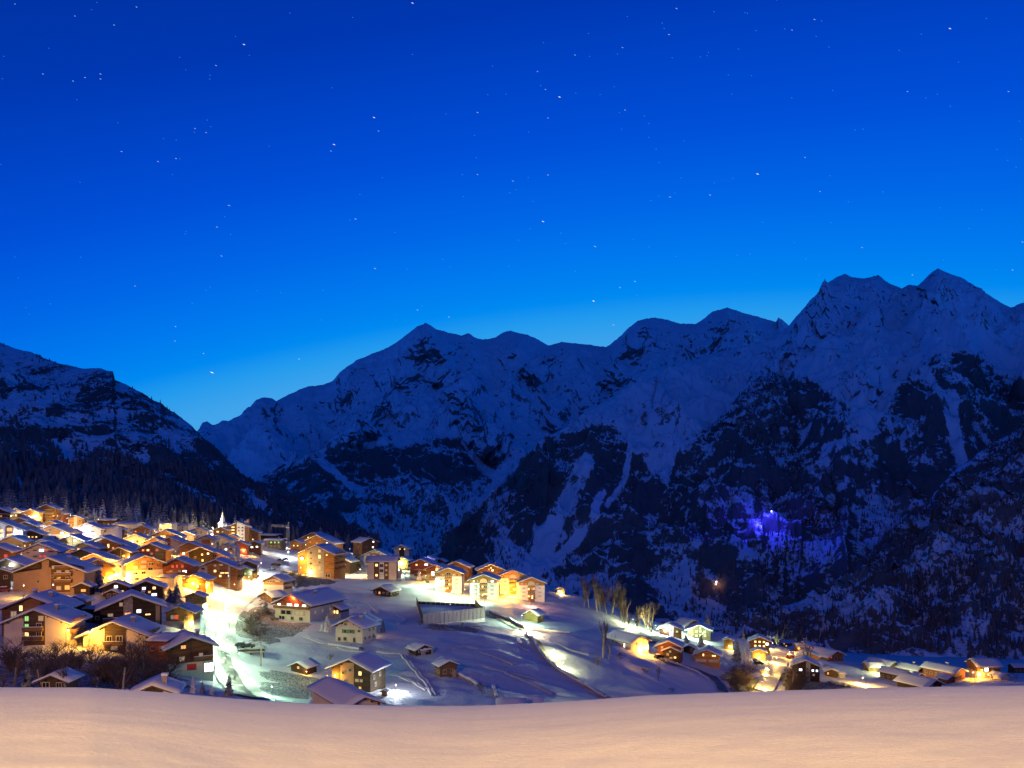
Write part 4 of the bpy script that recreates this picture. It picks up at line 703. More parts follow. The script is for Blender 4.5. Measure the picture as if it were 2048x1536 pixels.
H_(770,1076,42,30,0,'dark','house','long dark house with a mauve snow roof on the skyline',eave=True,win=[('R',0.05,0.42,1.0,1.8,'y'),('R',0.36,0.3,1.5,1.2,'w')],ch=1)
H_(750,1098,52,34,10,'cream','chalet','cream chalet with an orange lit loggia and thick white roof behind the striped block',panels=[('F',-0.2,0.2,0.3,0.75,'brown','timber_front')],win=[('F',-0.05,0.62,2.6,1.0,'o'),('F',0.0,0.42,3.2,1.2,'o')],ch=0)
H_(763,1112,64,46,0,'cream','apartment_building','pale striped apartment block with brown window bays and a flat looking mauve roof',eave=True,gw=10,pitch=26,panels=[('R',-0.26,-0.08,None,None,'brown','wall_panel'),('R',0.09,0.25,None,None,'brown','wall_panel'),('R',-0.06,0.08,None,None,'white','wall_panel')],win=[('R',-0.17,0.60,1.6,1.6,'y'),('R',-0.17,0.16,1.4,1.4,'y'),('R',0.17,0.60,1.3,1.2,'s'),('R',0.17,0.38,1.3,1.2,'s'),('R',0.17,0.18,1.2,1.1,'s')]+[('R',x,z,1.1,1.9,g) for x in (-0.025,0.035) for z, g in ((0.58,'d'),(0.36,'d'),(0.14,'s'))],ch=0)
H_(763,1170,40,22,24,'dark','barn','old black barn under ragged snow standing alone below the striped block',lit=0.1,ch=0,snow=0.7)
H_(803,1089,34,30,14,'grey','house','grey house with a dark slot and two tiny lamps on the skyline',panels=[('F',-0.15,0.2,None,0.8,'dark','timber_front')],win=[('F',-0.1,0.7,0.9,0.9,'y'),('F',0.22,0.7,0.9,0.9,'y')],ch=0)
H_(826,1092,32,26,0,'grey','house','grey house with a square bay of lit windows at the skyline end',eave=True,pitch=14,panels=[('R',-0.2,0.2,None,0.75,'dark','timber_front')],win=[('R',-0.1,0.62,1.2,0.9,'y'),('R',0.15,0.62,1.2,0.9,'y')],ch=0)
H_(804,1113,30,28,12,'olive','chalet','small chalet drowned in yellow green light behind the bare shrub',lamp=[(-0.05,0.5,'l',2600,0.4)],lit=0.2,ch=0)
H_(857,1111,30,22,10,'white','house','small violet blue lit house behind the orange blocks',lamp=[(-0.2,0.6,'b',900,0.15)],lit=0.1,lc='b',ch=0)
H_(880,1117,24,16,12,'dark','house','dark snowy roofed house last in line before the cliff drop',lit=0,ch=0)
H_(842,1117,52,40,12,'red/cream','apartment_building','orange red block with broken rows of pale windows and snowy balconies',split=0.2,win=[('F',-0.2,0.68,1.2,1.1,'y'),('F',0.02,0.68,1.8,1.1,'d'),('F',0.24,0.70,2.2,1.1,'w'),('F',-0.12,0.45,1.8,1.0,'d'),('F',-0.1,0.25,1.8,1.0,'s'),('F',0.2,0.45,1.4,1.0,'y')],bal=[(0.36,-0.3,0.1),(0.15,-0.3,0.1)],ch=0)
H_(872,1128,48,38,16,'red/cream','apartment_building','red timber block with a square white attic window and yellow corner',split=0.12,panels=[('F',-0.5,-0.34,None,0.8,'olive','wall_panel'),('F',0.0,0.22,0.62,None,'cream','wall_panel')],win=[('F',-0.15,0.50,2.2,2.2,'w'),('F',0.05,0.7,1.6,1.8,'y'),('F',-0.15,0.28,1.4,1.4,'d'),('F',0.2,0.45,1.2,1.2,'s')],ch=0)
H_(912,1121,58,40,10,'brown','apartment_building','brown block with a tan side strip behind the first arched block',lit=0.15,win=[('F',0.28,0.6,1.2,1.0,'d'),('F',0.2,0.38,2.4,1.2,'d'),('F',0.2,0.2,2.4,1.2,'d'),('F',-0.2,0.6,1.0,1.0,'d')],ch=0)
H_(982,1127,58,34,-8,'brown','apartment_building','dark brown block with scattered lit attic windows between the arched blocks',win=[('F',0.0,0.74,0.9,0.9,'y'),('F',-0.08,0.66,0.9,0.9,'o'),('F',0.06,0.60,1.1,1.0,'w'),('F',-0.36,0.45,1.0,1.2,'y'),('F',-0.02,0.3,2.2,1.2,'y'),('F',0.25,0.5,1.0,1.0,'d')],ch=1)
def arch_block(ax, ay, wp, Hp, th, a, label, **k):
    H_(ax, ay, wp, Hp, th, 'honey/white', 'apartment_building', label, split=0.635, arch=a, panels=[('F',-0.125,0.125,None,0.66,'honey','timber_front')],
       win=[('F',-0.36,0.70,1.1,0.9,k.get('g1','d')),('F',0.33,0.70,1.6,0.9,k.get('g2','d')),('F',-0.22,0.70,0.8,0.9,'s'),('F',0.21,0.70,0.8,0.9,'s')]+[('F',x,z,1.5,0.75,k.get('g3','s')) for x in (-0.30,0.32) for z in (0.20,0.36,0.52)], ch=0, pitch=21, of=1.2, dep=13, lamp=k.get('lamp', ()))
arch_block(897,1134,62,52,3,'d','white and yellow arched block standing nearest the mint lit snow')
arch_block(967,1147,64,51,3,'o','arched block with grey green walls and an amber glowing arch', g1='y', g2='w')
arch_block(1026,1139,62,50,3,'s','arched block bathed in orange light between two dimmer blocks')
arch_block(1063,1153,62,49,3,'s','pinkish grey arched block at the end of the row', g1='s')
# meadow
H_(547,1150,46,34,14,'honey/cream','chalet','small orange chalet over a cream base beside the dark mound at the road junction',split=0.42,win=[('F',-0.25,0.62,0.9,1.0,'d'),('F',-0.12,0.62,0.9,1.0,'d'),('F',0.0,0.62,0.9,1.2,'d'),('F',-0.12,0.80,0.8,0.6,'d'),('F',0.04,0.80,0.8,0.6,'d'),('F',0.22,0.64,2.4,0.7,'s')],rbal=[(0.5,-0.4,0.2),(0.2,-0.4,0.2)],ch=0)
H_(533,1182,28,22,36,'brown','shed','brown open shed with orange tinted snow roof beside the dazzling road',lit=0,ch=0)
H_(585,1186,78,56,22,'red/cream','hotel','red gabled hotel with a glaring white balcony room and long pale side wing',split=0.48,win=[('F',-0.22,0.70,2.6,1.5,'y'),('F',0.04,0.73,6.2,2.2,'w'),('F',0.32,0.70,2.2,1.4,'w'),('F',-0.38,0.56,1.6,1.0,'w'),('F',-0.08,0.57,2.6,1.2,'w'),('F',0.12,0.57,2.0,1.2,'w'),('F',0.34,0.57,1.8,1.0,'w'),('F',-0.18,0.30,5.5,1.8,'d'),('F',0.2,0.30,4.5,1.8,'s'),('F',0.0,0.1,1.5,1.4,'d'),('F',0.25,0.1,1.8,1.4,'d'),('F',-0.3,0.1,3.0,1.6,'d')]+[('R',y,0.60,0.9,1.4,'y') for y in (-0.36,-0.15,0.08,0.3)]+[('R',y,0.32,0.9,1.4,'s') for y in (-0.36,-0.15,0.08,0.3)],bal=[(0.455,-0.5,0.5)],lamp=[(0.04,0.86,'r',900,0.12)],dep=22,ch=1)
H_(667,1208,34,28,24,'dark/grey','house','dark annex with two yellow windows behind the red hotel',win=[('F',0.1,0.45,0.9,1.4,'y'),('F',0.3,0.45,1.0,1.6,'y')],ch=0)
H_(698,1236,64,49,22,'cream','chalet','pale cream chalet with two green shuttered windows alone on the meadow',win=[('F',-0.32,0.74,1.1,0.8,'d'),('F',-0.12,0.74,1.1,0.8,'d'),('F',-0.14,0.45,1.3,1.3,'d','greenpaint'),('F',0.10,0.46,1.3,1.3,'d','greenpaint'),('F',0.38,0.50,1.1,0.9,'d'),('F',-0.36,0.12,1.1,1.3,'d'),('F',-0.14,0.14,1.3,1.3,'d'),('F',0.2,0.12,1.0,1.8,'d'),('F',0.4,0.16,0.9,1.4,'s')],autoside=True,ch=1,lit=0)
H_(708,1230,54,40,22,'cream','chalet','house with a yellow lit balcony end directly behind the pale cream chalet',lit=0.0,ch=1,lamp=[(0.47,0.45,'y',420,0.3)])
H_(702,1314,92,65,18,'umber','apartment_building','dark brown house with a tan stair tower and orange light at its corner',panels=[('F',-0.27,0.08,None,0.82,'tan','stair_tower')],win=[('F',-0.20,0.72,0.9,0.9,'d'),('F',-0.02,0.60,0.9,0.9,'d'),('F',-0.20,0.50,0.9,0.9,'d'),('F',-0.14,0.26,0.9,0.9,'d'),('F',0.02,0.14,0.9,0.9,'d'),('F',0.24,0.52,1.0,1.2,'y'),('F',0.16,0.30,1.2,0.8,'s'),('F',0.27,0.30,0.9,0.8,'s'),('F',0.24,0.08,0.8,0.7,'o'),('F',-0.38,0.74,1.5,1.6,'w'),('F',-0.29,0.75,0.6,1.4,'y')]+[('R',y,z,0.9,1.2,g) for y,z,g in ((-0.3,0.62,'d'),(0.1,0.66,'y'),(-0.3,0.38,'d'),(0.1,0.4,'d'),(-0.2,0.15,'d'))],lamp=[(-0.40,0.40,'s',900,0.2)],ch=0)
H_(727,1389,80,44,-34,'cream','chalet','mint tinted snow roof with a pale gable rising over the near snow bank',panels=[('F',-0.5,-0.2,None,None,'umber','timber_front')],win=[('F',0.15,0.62,2.0,0.5,'d')],dep=18,ch=0)
H_(640,1399,44,22,-10,'dark','shed','low rounded dark roof hidden in the dip before the mint tinted roof',ch=0,lit=0)
H_(597,1322,38,24,24,'dark','hut','tiny black hut with amber corner lights on the slope below the hotel',win=[('F',0.0,0.45,0.7,0.7,'o'),('F',-0.25,0.5,0.6,0.6,'o')],lamp=[(0.55,0.2,'s',160,0.12)],ch=0)
H_(847,1287,38,23,-38,'dark','barn','black log barn on a stone footing, higher of two on the open meadow',lit=0,ch=0,split=0.25,panels=[])
H_(897,1319,42,34,-28,'brown','barn','brown log barn with a pale corner block, lower of two on the open meadow',panels=[('F',0.22,0.48,None,0.35,'tan','wall_panel')],lit=0,ch=0)
H_(1062,1219,32,24,34,'olive','barn','small yellow timber barn above the bright lamp on the meadow path',win=[('F',0.05,0.66,0.5,0.5,'d'),('R',0.2,0.3,0.9,1.6,'d')],ch=0,pitch=27)
H_(768,1378,14,14,10,'brown','kiosk','little wooden box hut below the stair tower house',oh=0.3,lit=0,ch=0)
H_(1022,1401,60,26,0,'dark','barn','long dark roof poking over the snow bank below the meadow',eave=True,lit=0,ch=0,snow=0.15)
H_(1065,1396,46,26,4,'dark','barn','blue snow roof beside the long dark roof at the bank edge',eave=True,lit=0,ch=0)
# hamlet beyond the meadow edge
H_(1121,1174,20,14,10,'brown','chalet','tiny far cottage strung with green white lights past the arched blocks',win=[('F',-0.2,0.4,1.2,1.0,'w'),('F',0.1,0.4,1.0,1.0,'g')],lamp=[(0.2,0.2,'y',900,0.3)],ch=0)
H_(1153,1173,20,15,10,'honey','chalet','tiny far cottage outlined in orange light beside the bare grove',win=[('F',0.0,0.45,1.2,1.0,'w')],lamp=[(0.3,0.3,'o',1200,0.3)],ch=0)
H_(1279,1270,42,36,-32,'cream','house','plain house with blazing orange light at its foot beneath the grove',win=[('F',-0.1,0.45,0.8,1.2,'o'),('L',-0.2,0.6,0.7,1.0,'y'),('L',0.25,0.4,0.7,2.2,'w')],dep=15,lamp=[(0.05,0.24,'s',2400,0.32),(0.42,0.24,'s',1000,0.22)],ch=0)
H_(1338,1280,56,38,18,'red','chalet','reddish chalet with a deep snow covered porch roof in the lower hamlet',win=[('F',-0.3,0.6,1.0,1.0,'s'),('F',0.3,0.6,0.9,0.9,'d'),('R',-0.2,0.5,0.8,1.6,'y')],ch=0)
H_(1342,1293,40,27,16,'umber','house','open timber porch house with dotted lights in front of the reddish chalet',win=[('F',-0.2,0.4,1.0,1.0,'s'),('F',0.0,0.15,1.2,0.8,'s'),('F',0.25,0.2,1.0,0.8,'y'),('F',-0.05,0.62,0.9,0.8,'s')],ch=0)
H_(1414,1297,58,34,18,'honey','chalet','brown chalet with two cream balcony bands lower right of the mint roofed one'.replace('lower right of','below'),panels=[('F',-0.47,-0.03,0.20,0.36,'cream','balcony_band'),('F',0.07,0.47,0.20,0.36,'cream','balcony_band')],win=[('F',-0.15,0.62,0.7,1.2,'y'),('F',0.28,0.60,1.8,0.7,'y')],ch=1)
H_(1341,1247,52,26,14,'brown','chalet','chalet with a white lit centre and dark flanks in the lower hamlet',panels=[('F',-0.05,0.14,None,None,'white','wall_panel')],win=[('F',0.04,0.5,0.8,1.2,'d'),('F',0.3,0.4,1.1,0.9,'g'),('F',-0.25,0.4,1.2,1.0,'g')],lamp=[(-0.18,0.6,'c',900,0.35)],ch=0)
H_(1398,1248,54,30,16,'umber','chalet','chalet full of small green lit windows under a mint roof',win=[('F',0.05,0.72,0.9,1.0,'g'),('F',-0.12,0.5,1.1,1.1,'o'),('F',0.05,0.5,1.0,1.1,'g'),('F',0.24,0.5,1.2,1.1,'g'),('F',-0.12,0.2,1.1,1.1,'g'),('F',0.06,0.24,1.1,1.1,'y'),('F',0.26,0.24,1.2,1.1,'g'),('F',-0.3,0.25,1.0,1.0,'s')],ch=0)
H_(1325,1229,28,16,8,'red','house','house with a blue roof and one orange window at the foot of the grove',eave=True,lit=0.4,lc='o',ch=0)
H_(1386,1238,38,20,-30,'brown','house','dim house with a pale roof slab behind the mint roofed chalet',lit=0.1,ch=0)
H_(1438,1245,32,18,-4,'red','house','reddish house with a white lamp and pale roof beside the dark conifer',eave=True,win=[('R',0.34,0.35,1.6,1.3,'w')],ch=0)
H_(1378,1289,28,18,16,'dark','garage','black garage under a blue roof between the porch house and the banded chalet',lit=0,ch=0)
H_(1457,1275,22,24,14,'olive','house','small yellow lit house with a mint roof behind tall dark conifers',win=[('F',0.0,0.6,0.9,0.9,'d'),('F',0.1,0.3,1.2,1.0,'y')],lamp=[(0.3,0.2,'y',500,0.2)],ch=0)
H_(1520,1272,46,34,14,'brown','chalet','brown chalet with a grid of yellow windows at the bend of the glowing road',win=[('F',x,z,1.1,1.0,'y') for x in (-0.24,-0.02,0.2) for z in (0.66,0.42)]+[('F',0.36,0.55,1.4,1.3,'w')],ch=0)
H_(1518,1296,32,24,14,'olive','house','bright yellow annex in front of the grid windowed chalet',win=[('F',0.1,0.55,0.7,0.7,'d')],lamp=[(0.0,0.2,'y',1500,0.3)],ch=0)
H_(1577,1281,26,14,8,'olive','house','low house with a yellow green roof above the road bend',eave=True,lit=0.1,ch=0)
H_(1609,1287,32,20,0,'brown','house','brown house with pinkish roof seen from its eaves beside the tall bare tree',eave=True,win=[('R',-0.3,0.3,1.2,1.1,'w'),('R',0.1,0.35,2.0,0.9,'d')],ch=1)
H_(1616,1302,48,28,16,'honey','chalet','chalet with a pale yellow half and an orange half beyond the road',panels=[('F',-0.5,0.06,None,None,'cream','wall_panel'),('F',0.06,0.14,None,None,'olive','wall_panel')],win=[('F',-0.1,0.62,1.1,0.9,'d'),('F',0.18,0.4,0.7,0.9,'r'),('F',-0.28,0.3,1.2,1.4,'w')],ch=0)
H_(1671,1300,34,22,-28,'brown','chalet','brown chalet with a broad pink snow roof at the far end of the road',split=0.3,win=[('F',0.0,0.25,2.2,1.2,'d'),('F',-0.3,0.4,0.9,1.0,'r')],dep=13,ch=0)
H_(1650,1302,24,14,0,'dark','shed','dark blue roofed shed between the pink roofed chalet and the two tone one',eave=True,lit=0,ch=0)
H_(1612,1318,62,44,18,'dark','chalet','near black chalet with grey green chimney strip and three cold lit windows by the road',panels=[('F',0.0,0.16,None,None,'grey','stone_strip')],win=[('F',-0.2,0.5,1.4,1.1,'b'),('F',0.25,0.5,1.0,1.0,'b'),('F',0.4,0.5,0.9,1.0,'b'),('F',0.05,0.56,0.8,0.9,'d'),('F',0.06,0.36,0.8,0.9,'d'),('F',0.28,0.3,0.9,0.9,'s'),('F',-0.34,0.25,0.9,0.9,'s')],ch=0)
H_(1663,1336,28,18,14,'umber','house','small dark house with one yellow window on the snow flat',win=[('F',0.2,0.5,1.6,1.2,'y'),('F',-0.3,0.4,0.7,1.0,'o')],ch=0)
H_(1684,1344,16,11,0,'grey','shed','low grey shed beside the house with one yellow window',eave=True,lit=0,ch=0)
H_(1529,1337,18,12,16,'brown','shed','lit shed at the edge of the glowing road',lamp=[(0.2,0.4,'y',500,0.25)],lit=0,ch=0)
H_(1753,1326,38,17,0,'olive','house','yellow lit house with a glowing roof beside the lamp post on the flat',eave=True,win=[('R',-0.2,0.3,0.7,0.7,'d'),('R',0.0,0.3,0.7,0.7,'d')],ch=0)
H_(1787,1322,22,20,-30,'olive','house','olive house with sloping tan roof behind the yellow lit house',lit=0,dep=12,ch=0)
H_(1843,1331,20,20,-30,'dark','house','dark house with a pale blue roof behind two mauve roofs',lit=0,dep=10,ch=1)
H_(1814,1341,20,24,-30,'umber','house','umber house with a mauve roof nearest the lit snow flat',lit=0,dep=11,ch=0)
H_(1840,1345,14,16,-30,'dark','shed','small mauve roofed shed beside the umber house',lit=0,ch=0)
H_(1868,1357,34,22,-28,'dark','house','wide purple grey roof lying just above the snow bank',lit=0,dep=13,ch=0)
H_(1920,1334,22,26,-30,'red','chalet','red brown chalet with a broad amber snow roof and a snow cleared dormer patch',lit=0.1,dep=15,ch=1)
H_(1902,1350,18,16,-25,'brown','shed','small amber lit shed in front of the red brown chalet',lit=0.2,lc='o',ch=0)
H_(1978,1320,54,36,0,'brown/cream','chalet','big chalet with two blazing windows over a pale base, tallest on the flat',eave=True,pitch=28,split=0.34,win=[('R',-0.32,0.42,1.3,1.1,'y'),('R',-0.12,0.46,2.0,1.8,'w'),('R',-0.1,0.15,1.6,0.7,'s'),('R',0.2,0.45,0.9,1.0,'d')],lamp=[(-0.46,0.2,'s',900,0.3)],ch=0)
H_(2010,1345,18,14,-25,'cream','shed','pale shed with blue roof leaning on the big chalet of the flat',lit=0,ch=0)
H_(2041,1328,30,18,0,'umber','house','half seen house at the end of the row under the cliffs',eave=True,lit=0.1,ch=0)
# far lights above the village
H_(500,1037,12,9,10,'honey','chalet','farthest lit cottage, first of three on the ridge behind the hotel',lamp=[(0.2,0.4,'y',700,0.3)],lit=0.5,ch=0)
H_(512,1037,12,9,10,'honey','chalet','farthest lit cottage, middle of three on the ridge behind the hotel',lamp=[(0.2,0.4,'s',700,0.3)],lit=0.5,ch=0)
H_(523,1038,10,8,10,'cream','chalet','farthest pale cottage, last of three on the ridge behind the hotel',lit=0.3,ch=0)
H_(270,1067,44,32,14,'cream','house','pale house washed in white light next to the sparkling conifers',lit=0.3,lc='wy',ch=0)
H_(284,1050,40,26,14,'honey','chalet','golden chalet in the topmost row beside the long pale house',lit=0.4,ch=0)
H_(371,1061,38,28,14,'brown','chalet','brown chalet between the broad balconied one and the plain pale yellow house',lit=0.3,ch=0)
H_(379,1083,42,30,16,'honey','chalet','orange gabled chalet above the dark brown one with blue roof side',lit=0.3,ch=0)
H_(462,1068,30,26,12,'honey','chalet','narrow orange chalet at the foot of the tall hotel',lit=0.4,ch=0)
H_(118,1090,40,28,14,'honey','chalet','orange chalet squeezed between the pale yellow house and the olive one',lit=0.3,ch=0)
H_(22,1071,50,28,14,'honey','chalet','warm gabled house right under the white pillared block',lit=0.3,ch=0)
H_(258,1094,36,26,14,'honey','house','small orange house by the strip light chalet',lit=0.4,ch=0)
H_(452,1086,36,26,12,'cream','house','cream lit house behind the tall gold conifer',lit=0.3,ch=0)
H_(232,1052,34,22,10,'brown','chalet','brown chalet half hidden by the three snow laden conifers',lit=0.3,ch=0)
H_(330,1044,32,20,8,'cream','house','pale roofed house in the gap of the forest edge',eave=True,pitch=12,lit=0.2,ch=0)
H_(362,1047,34,18,6,'cream','house','pale flat roofed house at the forest edge before the church',eave=True,pitch=10,lit=0.2,ch=0)
# ------------------------------------------------------------------ roads and paths, laid on the snow
def smooth_line(pts, n):
    P = np.array([[p.x, p.y] for p in pts]); d = np.concatenate([[0], np.cumsum(np.hypot(*np.diff(P, axis=0).T))])
    s = np.linspace(0, d[-1], n); x = np.interp(s, d, P[:,0]); y = np.interp(s, d, P[:,1])
    k = max(3, n//len(pts)//1); ker = np.hanning(k+2)[1:-1]; ker /= ker.sum(); pad = k//2
    f = lambda a: np.convolve(np.pad(a, (k//2, k-1-k//2), 'edge'), ker, 'valid')
    return f(x), f(y)
def strip(name, pxs, width, mat, lift, label, n=90, cols=5):
    x, y = smooth_line([hit(*p) for p in pxs], n); tx = np.gradient(x); ty = np.gradient(y); l = np.hypot(tx, ty); nx_, ny_ = -ty/l, tx/l
    w = np.linspace(-0.5, 0.5, cols); wd = width if np.ndim(width) else np.full(n, width)
    X = x[:,None]+nx_[:,None]*w[None]*wd[:,None]; Y = y[:,None]+ny_[:,None]*w[None]*wd[:,None]
    Z = ground(X, Y)+lift
    o = link(name, grid_mesh(name, X[:, ::-1], Y[:, ::-1], Z[:, ::-1], [mat])); tag(o, label, None, None, 'structure'); return x, y, nx_, ny_
M_ROAD = simple('packed_snow_road', (0.52,0.50,0.47), 0.6, 0.25, 0.5, 0.3)
M_ASPH = simple('wet_asphalt', (0.085,0.075,0.065), 0.45, 0.4, 0.4, 0.2)
M_PATH = simple('trodden_path', (0.30,0.27,0.20), 0.8, 0.4, 0.8, 0.3)
strip('road', [(505,1398),(478,1372),(455,1335),(443,1300),(440,1265),(446,1238),(462,1215),(490,1190),(515,1168),(540,1150),(562,1138)], 9.0, M_ROAD, 0.35, 'packed snow road climbing through the village')
strip('road', [(500,1398),(472,1366),(452,1330),(444,1300)], 3.4, M_ASPH, 0.42, 'bare tarmac lane on the climbing road', 50)
strip('parking_lot', [(520,1150),(548,1132),(572,1118),(590,1108)], 26.0, M_ROAD, 0.45, 'cleared parking place in the village', 40, 9)
strip('road', [(1520,1392),(1538,1365),(1552,1340),(1562,1318),(1566,1303),(1556,1290),(1535,1283),(1505,1277),(1470,1268),(1452,1264)], 7.0, M_ROAD, 0.4, 'glowing road through the lower hamlet')
strip('path', [(975,1228),(1000,1240),(1030,1254),(1055,1266),(1070,1280),(1082,1300),(1095,1318),(1120,1340),(1150,1358),(1190,1380),(1222,1400)], 2.6, M_PATH, 0.32, 'narrow dark path winding down the meadow')
strip('lane', [(1320,1322),(1360,1331),(1400,1343),(1425,1354),(1440,1368),(1447,1386)], 4.0, M_ASPH, 0.35, 'dark lane curving below the lower hamlet')
strip('path', [(1580,1320),(1600,1312),(1622,1306)], 4.5, M_ROAD, 0.4, 'side lane off the glowing road', 30)
M_SCRUB = None
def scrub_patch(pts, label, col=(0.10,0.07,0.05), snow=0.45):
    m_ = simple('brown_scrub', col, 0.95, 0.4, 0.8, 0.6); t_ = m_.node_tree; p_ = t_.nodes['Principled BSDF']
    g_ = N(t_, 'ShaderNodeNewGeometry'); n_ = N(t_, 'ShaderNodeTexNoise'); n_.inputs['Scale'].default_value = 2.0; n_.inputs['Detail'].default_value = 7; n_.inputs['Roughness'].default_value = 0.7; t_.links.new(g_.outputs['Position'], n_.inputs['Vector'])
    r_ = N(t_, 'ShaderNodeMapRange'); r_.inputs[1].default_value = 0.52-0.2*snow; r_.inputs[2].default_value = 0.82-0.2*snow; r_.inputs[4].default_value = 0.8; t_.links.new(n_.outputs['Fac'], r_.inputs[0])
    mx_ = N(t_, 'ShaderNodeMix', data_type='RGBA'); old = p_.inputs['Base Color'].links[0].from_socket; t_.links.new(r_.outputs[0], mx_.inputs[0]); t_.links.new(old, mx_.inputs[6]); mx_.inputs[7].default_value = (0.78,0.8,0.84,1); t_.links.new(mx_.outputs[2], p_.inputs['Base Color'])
    P = [hit(*q) for q in pts]; cx_ = sum(p.x for p in P)/len(P); cy_ = sum(p.y for p in P)/len(P); n1 = 64; rr_ = np.linspace(0, 1, 16); th_ = np.linspace(0, 2*math.pi, n1)
    ang = np.array([math.atan2(p.y-cy_, p.x-cx_) for p in P]); rad = np.array([math.hypot(p.x-cx_, p.y-cy_) for p in P]); o_ = np.argsort(ang); ang = ang[o_]; rad = rad[o_]
    rb = np.interp((th_+math.pi) % (2*math.pi)-math.pi, np.concatenate([[ang[-1]-2*math.pi], ang, [ang[0]+2*math.pi]]), np.concatenate([[rad[-1]], rad, [rad[0]]]))*(1+0.35*fbm(np.cos(th_)*2.2+cx_, np.sin(th_)*2.2+cy_, 4, 0.6)); rb[-1] = rb[0]
    X = cx_+np.cos(th_)[None]*rb[None]*rr_[:,None]; Y = cy_+np.sin(th_)[None]*rb[None]*rr_[:,None]; Z = ground(X, Y)+0.25-0.5*rr_[:,None]**6+0.25*fbm(X/2.2, Y/2.2, 4)*(1-rr_[:,None]**4)
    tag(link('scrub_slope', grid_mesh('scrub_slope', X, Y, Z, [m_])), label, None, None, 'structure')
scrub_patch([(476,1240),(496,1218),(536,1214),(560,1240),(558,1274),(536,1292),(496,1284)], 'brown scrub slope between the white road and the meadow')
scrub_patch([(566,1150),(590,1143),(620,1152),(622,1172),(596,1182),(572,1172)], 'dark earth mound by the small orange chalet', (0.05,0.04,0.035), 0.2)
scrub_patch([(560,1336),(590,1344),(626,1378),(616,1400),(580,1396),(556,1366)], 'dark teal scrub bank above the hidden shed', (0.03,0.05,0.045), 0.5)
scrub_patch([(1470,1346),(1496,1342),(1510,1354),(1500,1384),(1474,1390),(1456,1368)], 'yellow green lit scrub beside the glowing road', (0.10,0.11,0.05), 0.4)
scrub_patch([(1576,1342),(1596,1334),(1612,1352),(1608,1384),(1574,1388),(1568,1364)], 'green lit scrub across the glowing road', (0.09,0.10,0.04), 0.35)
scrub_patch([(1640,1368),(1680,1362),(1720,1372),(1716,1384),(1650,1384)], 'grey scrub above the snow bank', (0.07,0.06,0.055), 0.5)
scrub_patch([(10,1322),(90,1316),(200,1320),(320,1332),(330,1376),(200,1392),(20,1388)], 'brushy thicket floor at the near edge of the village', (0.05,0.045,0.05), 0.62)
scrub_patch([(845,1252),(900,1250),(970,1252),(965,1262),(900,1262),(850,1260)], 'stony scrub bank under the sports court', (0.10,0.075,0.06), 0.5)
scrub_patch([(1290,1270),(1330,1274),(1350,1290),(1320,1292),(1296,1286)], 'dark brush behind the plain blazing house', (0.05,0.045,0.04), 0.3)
def track(pxs, w, h, label):
    n = 80; x, y = smooth_line([hit(*p) for p in pxs], n); tx = np.gradient(x); ty = np.gradient(y); l = np.hypot(tx, ty); nx_, ny_ = -ty/l, tx/l
    o = np.array([-1.0,-0.6,-0.25,0.25,0.6,1.0])*w; zz = np.array([-0.05,h,0.06,0.06,h,-0.05]); jit = 1+0.5*np.sin(np.arange(n)*1.9)[:,None]*np.random.default_rng(n).random((n,1))
    X = x[:,None]+nx_[:,None]*o[None]; Y = y[:,None]+ny_[:,None]*o[None]; Z = ground(X, Y)+0.12+zz[None]*jit
    tag(link('ski_track', grid_mesh('ski_track', X[:, ::-1], Y[:, ::-1], Z[:, ::-1], [M_SNOW])), label, None, None, 'structure')
for pxs, w, h in (([(805,1308),(815,1322),(830,1340),(845,1358),(858,1372),(868,1392)],0.9,0.35),([(780,1348),(800,1352),(830,1366),(856,1382)],0.8,0.3),([(960,1304),(985,1312),(1010,1322),(1030,1330)],1.0,0.35),([(965,1330),(1000,1342),(1040,1350),(1085,1364)],1.0,0.3),([(1010,1346),(1050,1362),(1080,1374),(1110,1390)],1.0,0.35),([(1030,1275),(1034,1288),(1048,1298),(1062,1302)],0.7,0.25),([(1044,1277),(1050,1285),(1049,1290)],0.7,0.25),([(700,1210),(720,1202),(745,1210),(760,1228)],1.0,0.35),([(690,1218),(715,1212),(735,1222),(742,1234)],1.0,0.3),([(640,1190),(690,1186),(740,1190),(790,1186)],1.2,0.35),([(600,1180),(650,1178),(700,1176),(740,1180)],1.2,0.3),([(795,1230),(812,1238),(800,1252)],1.0,0.3),([(755,1302),(780,1306),(820,1308)],1.6,0.6),([(610,1272),(640,1285),(690,1300),(740,1306)],1.2,0.35),([(900,1300),(930,1292),(960,1300)],0.8,0.25),([(1110,1285),(1140,1300),(1180,1310)],0.9,0.3)): track(pxs, w, h, 'rutted ski track crossing the snowy meadow')
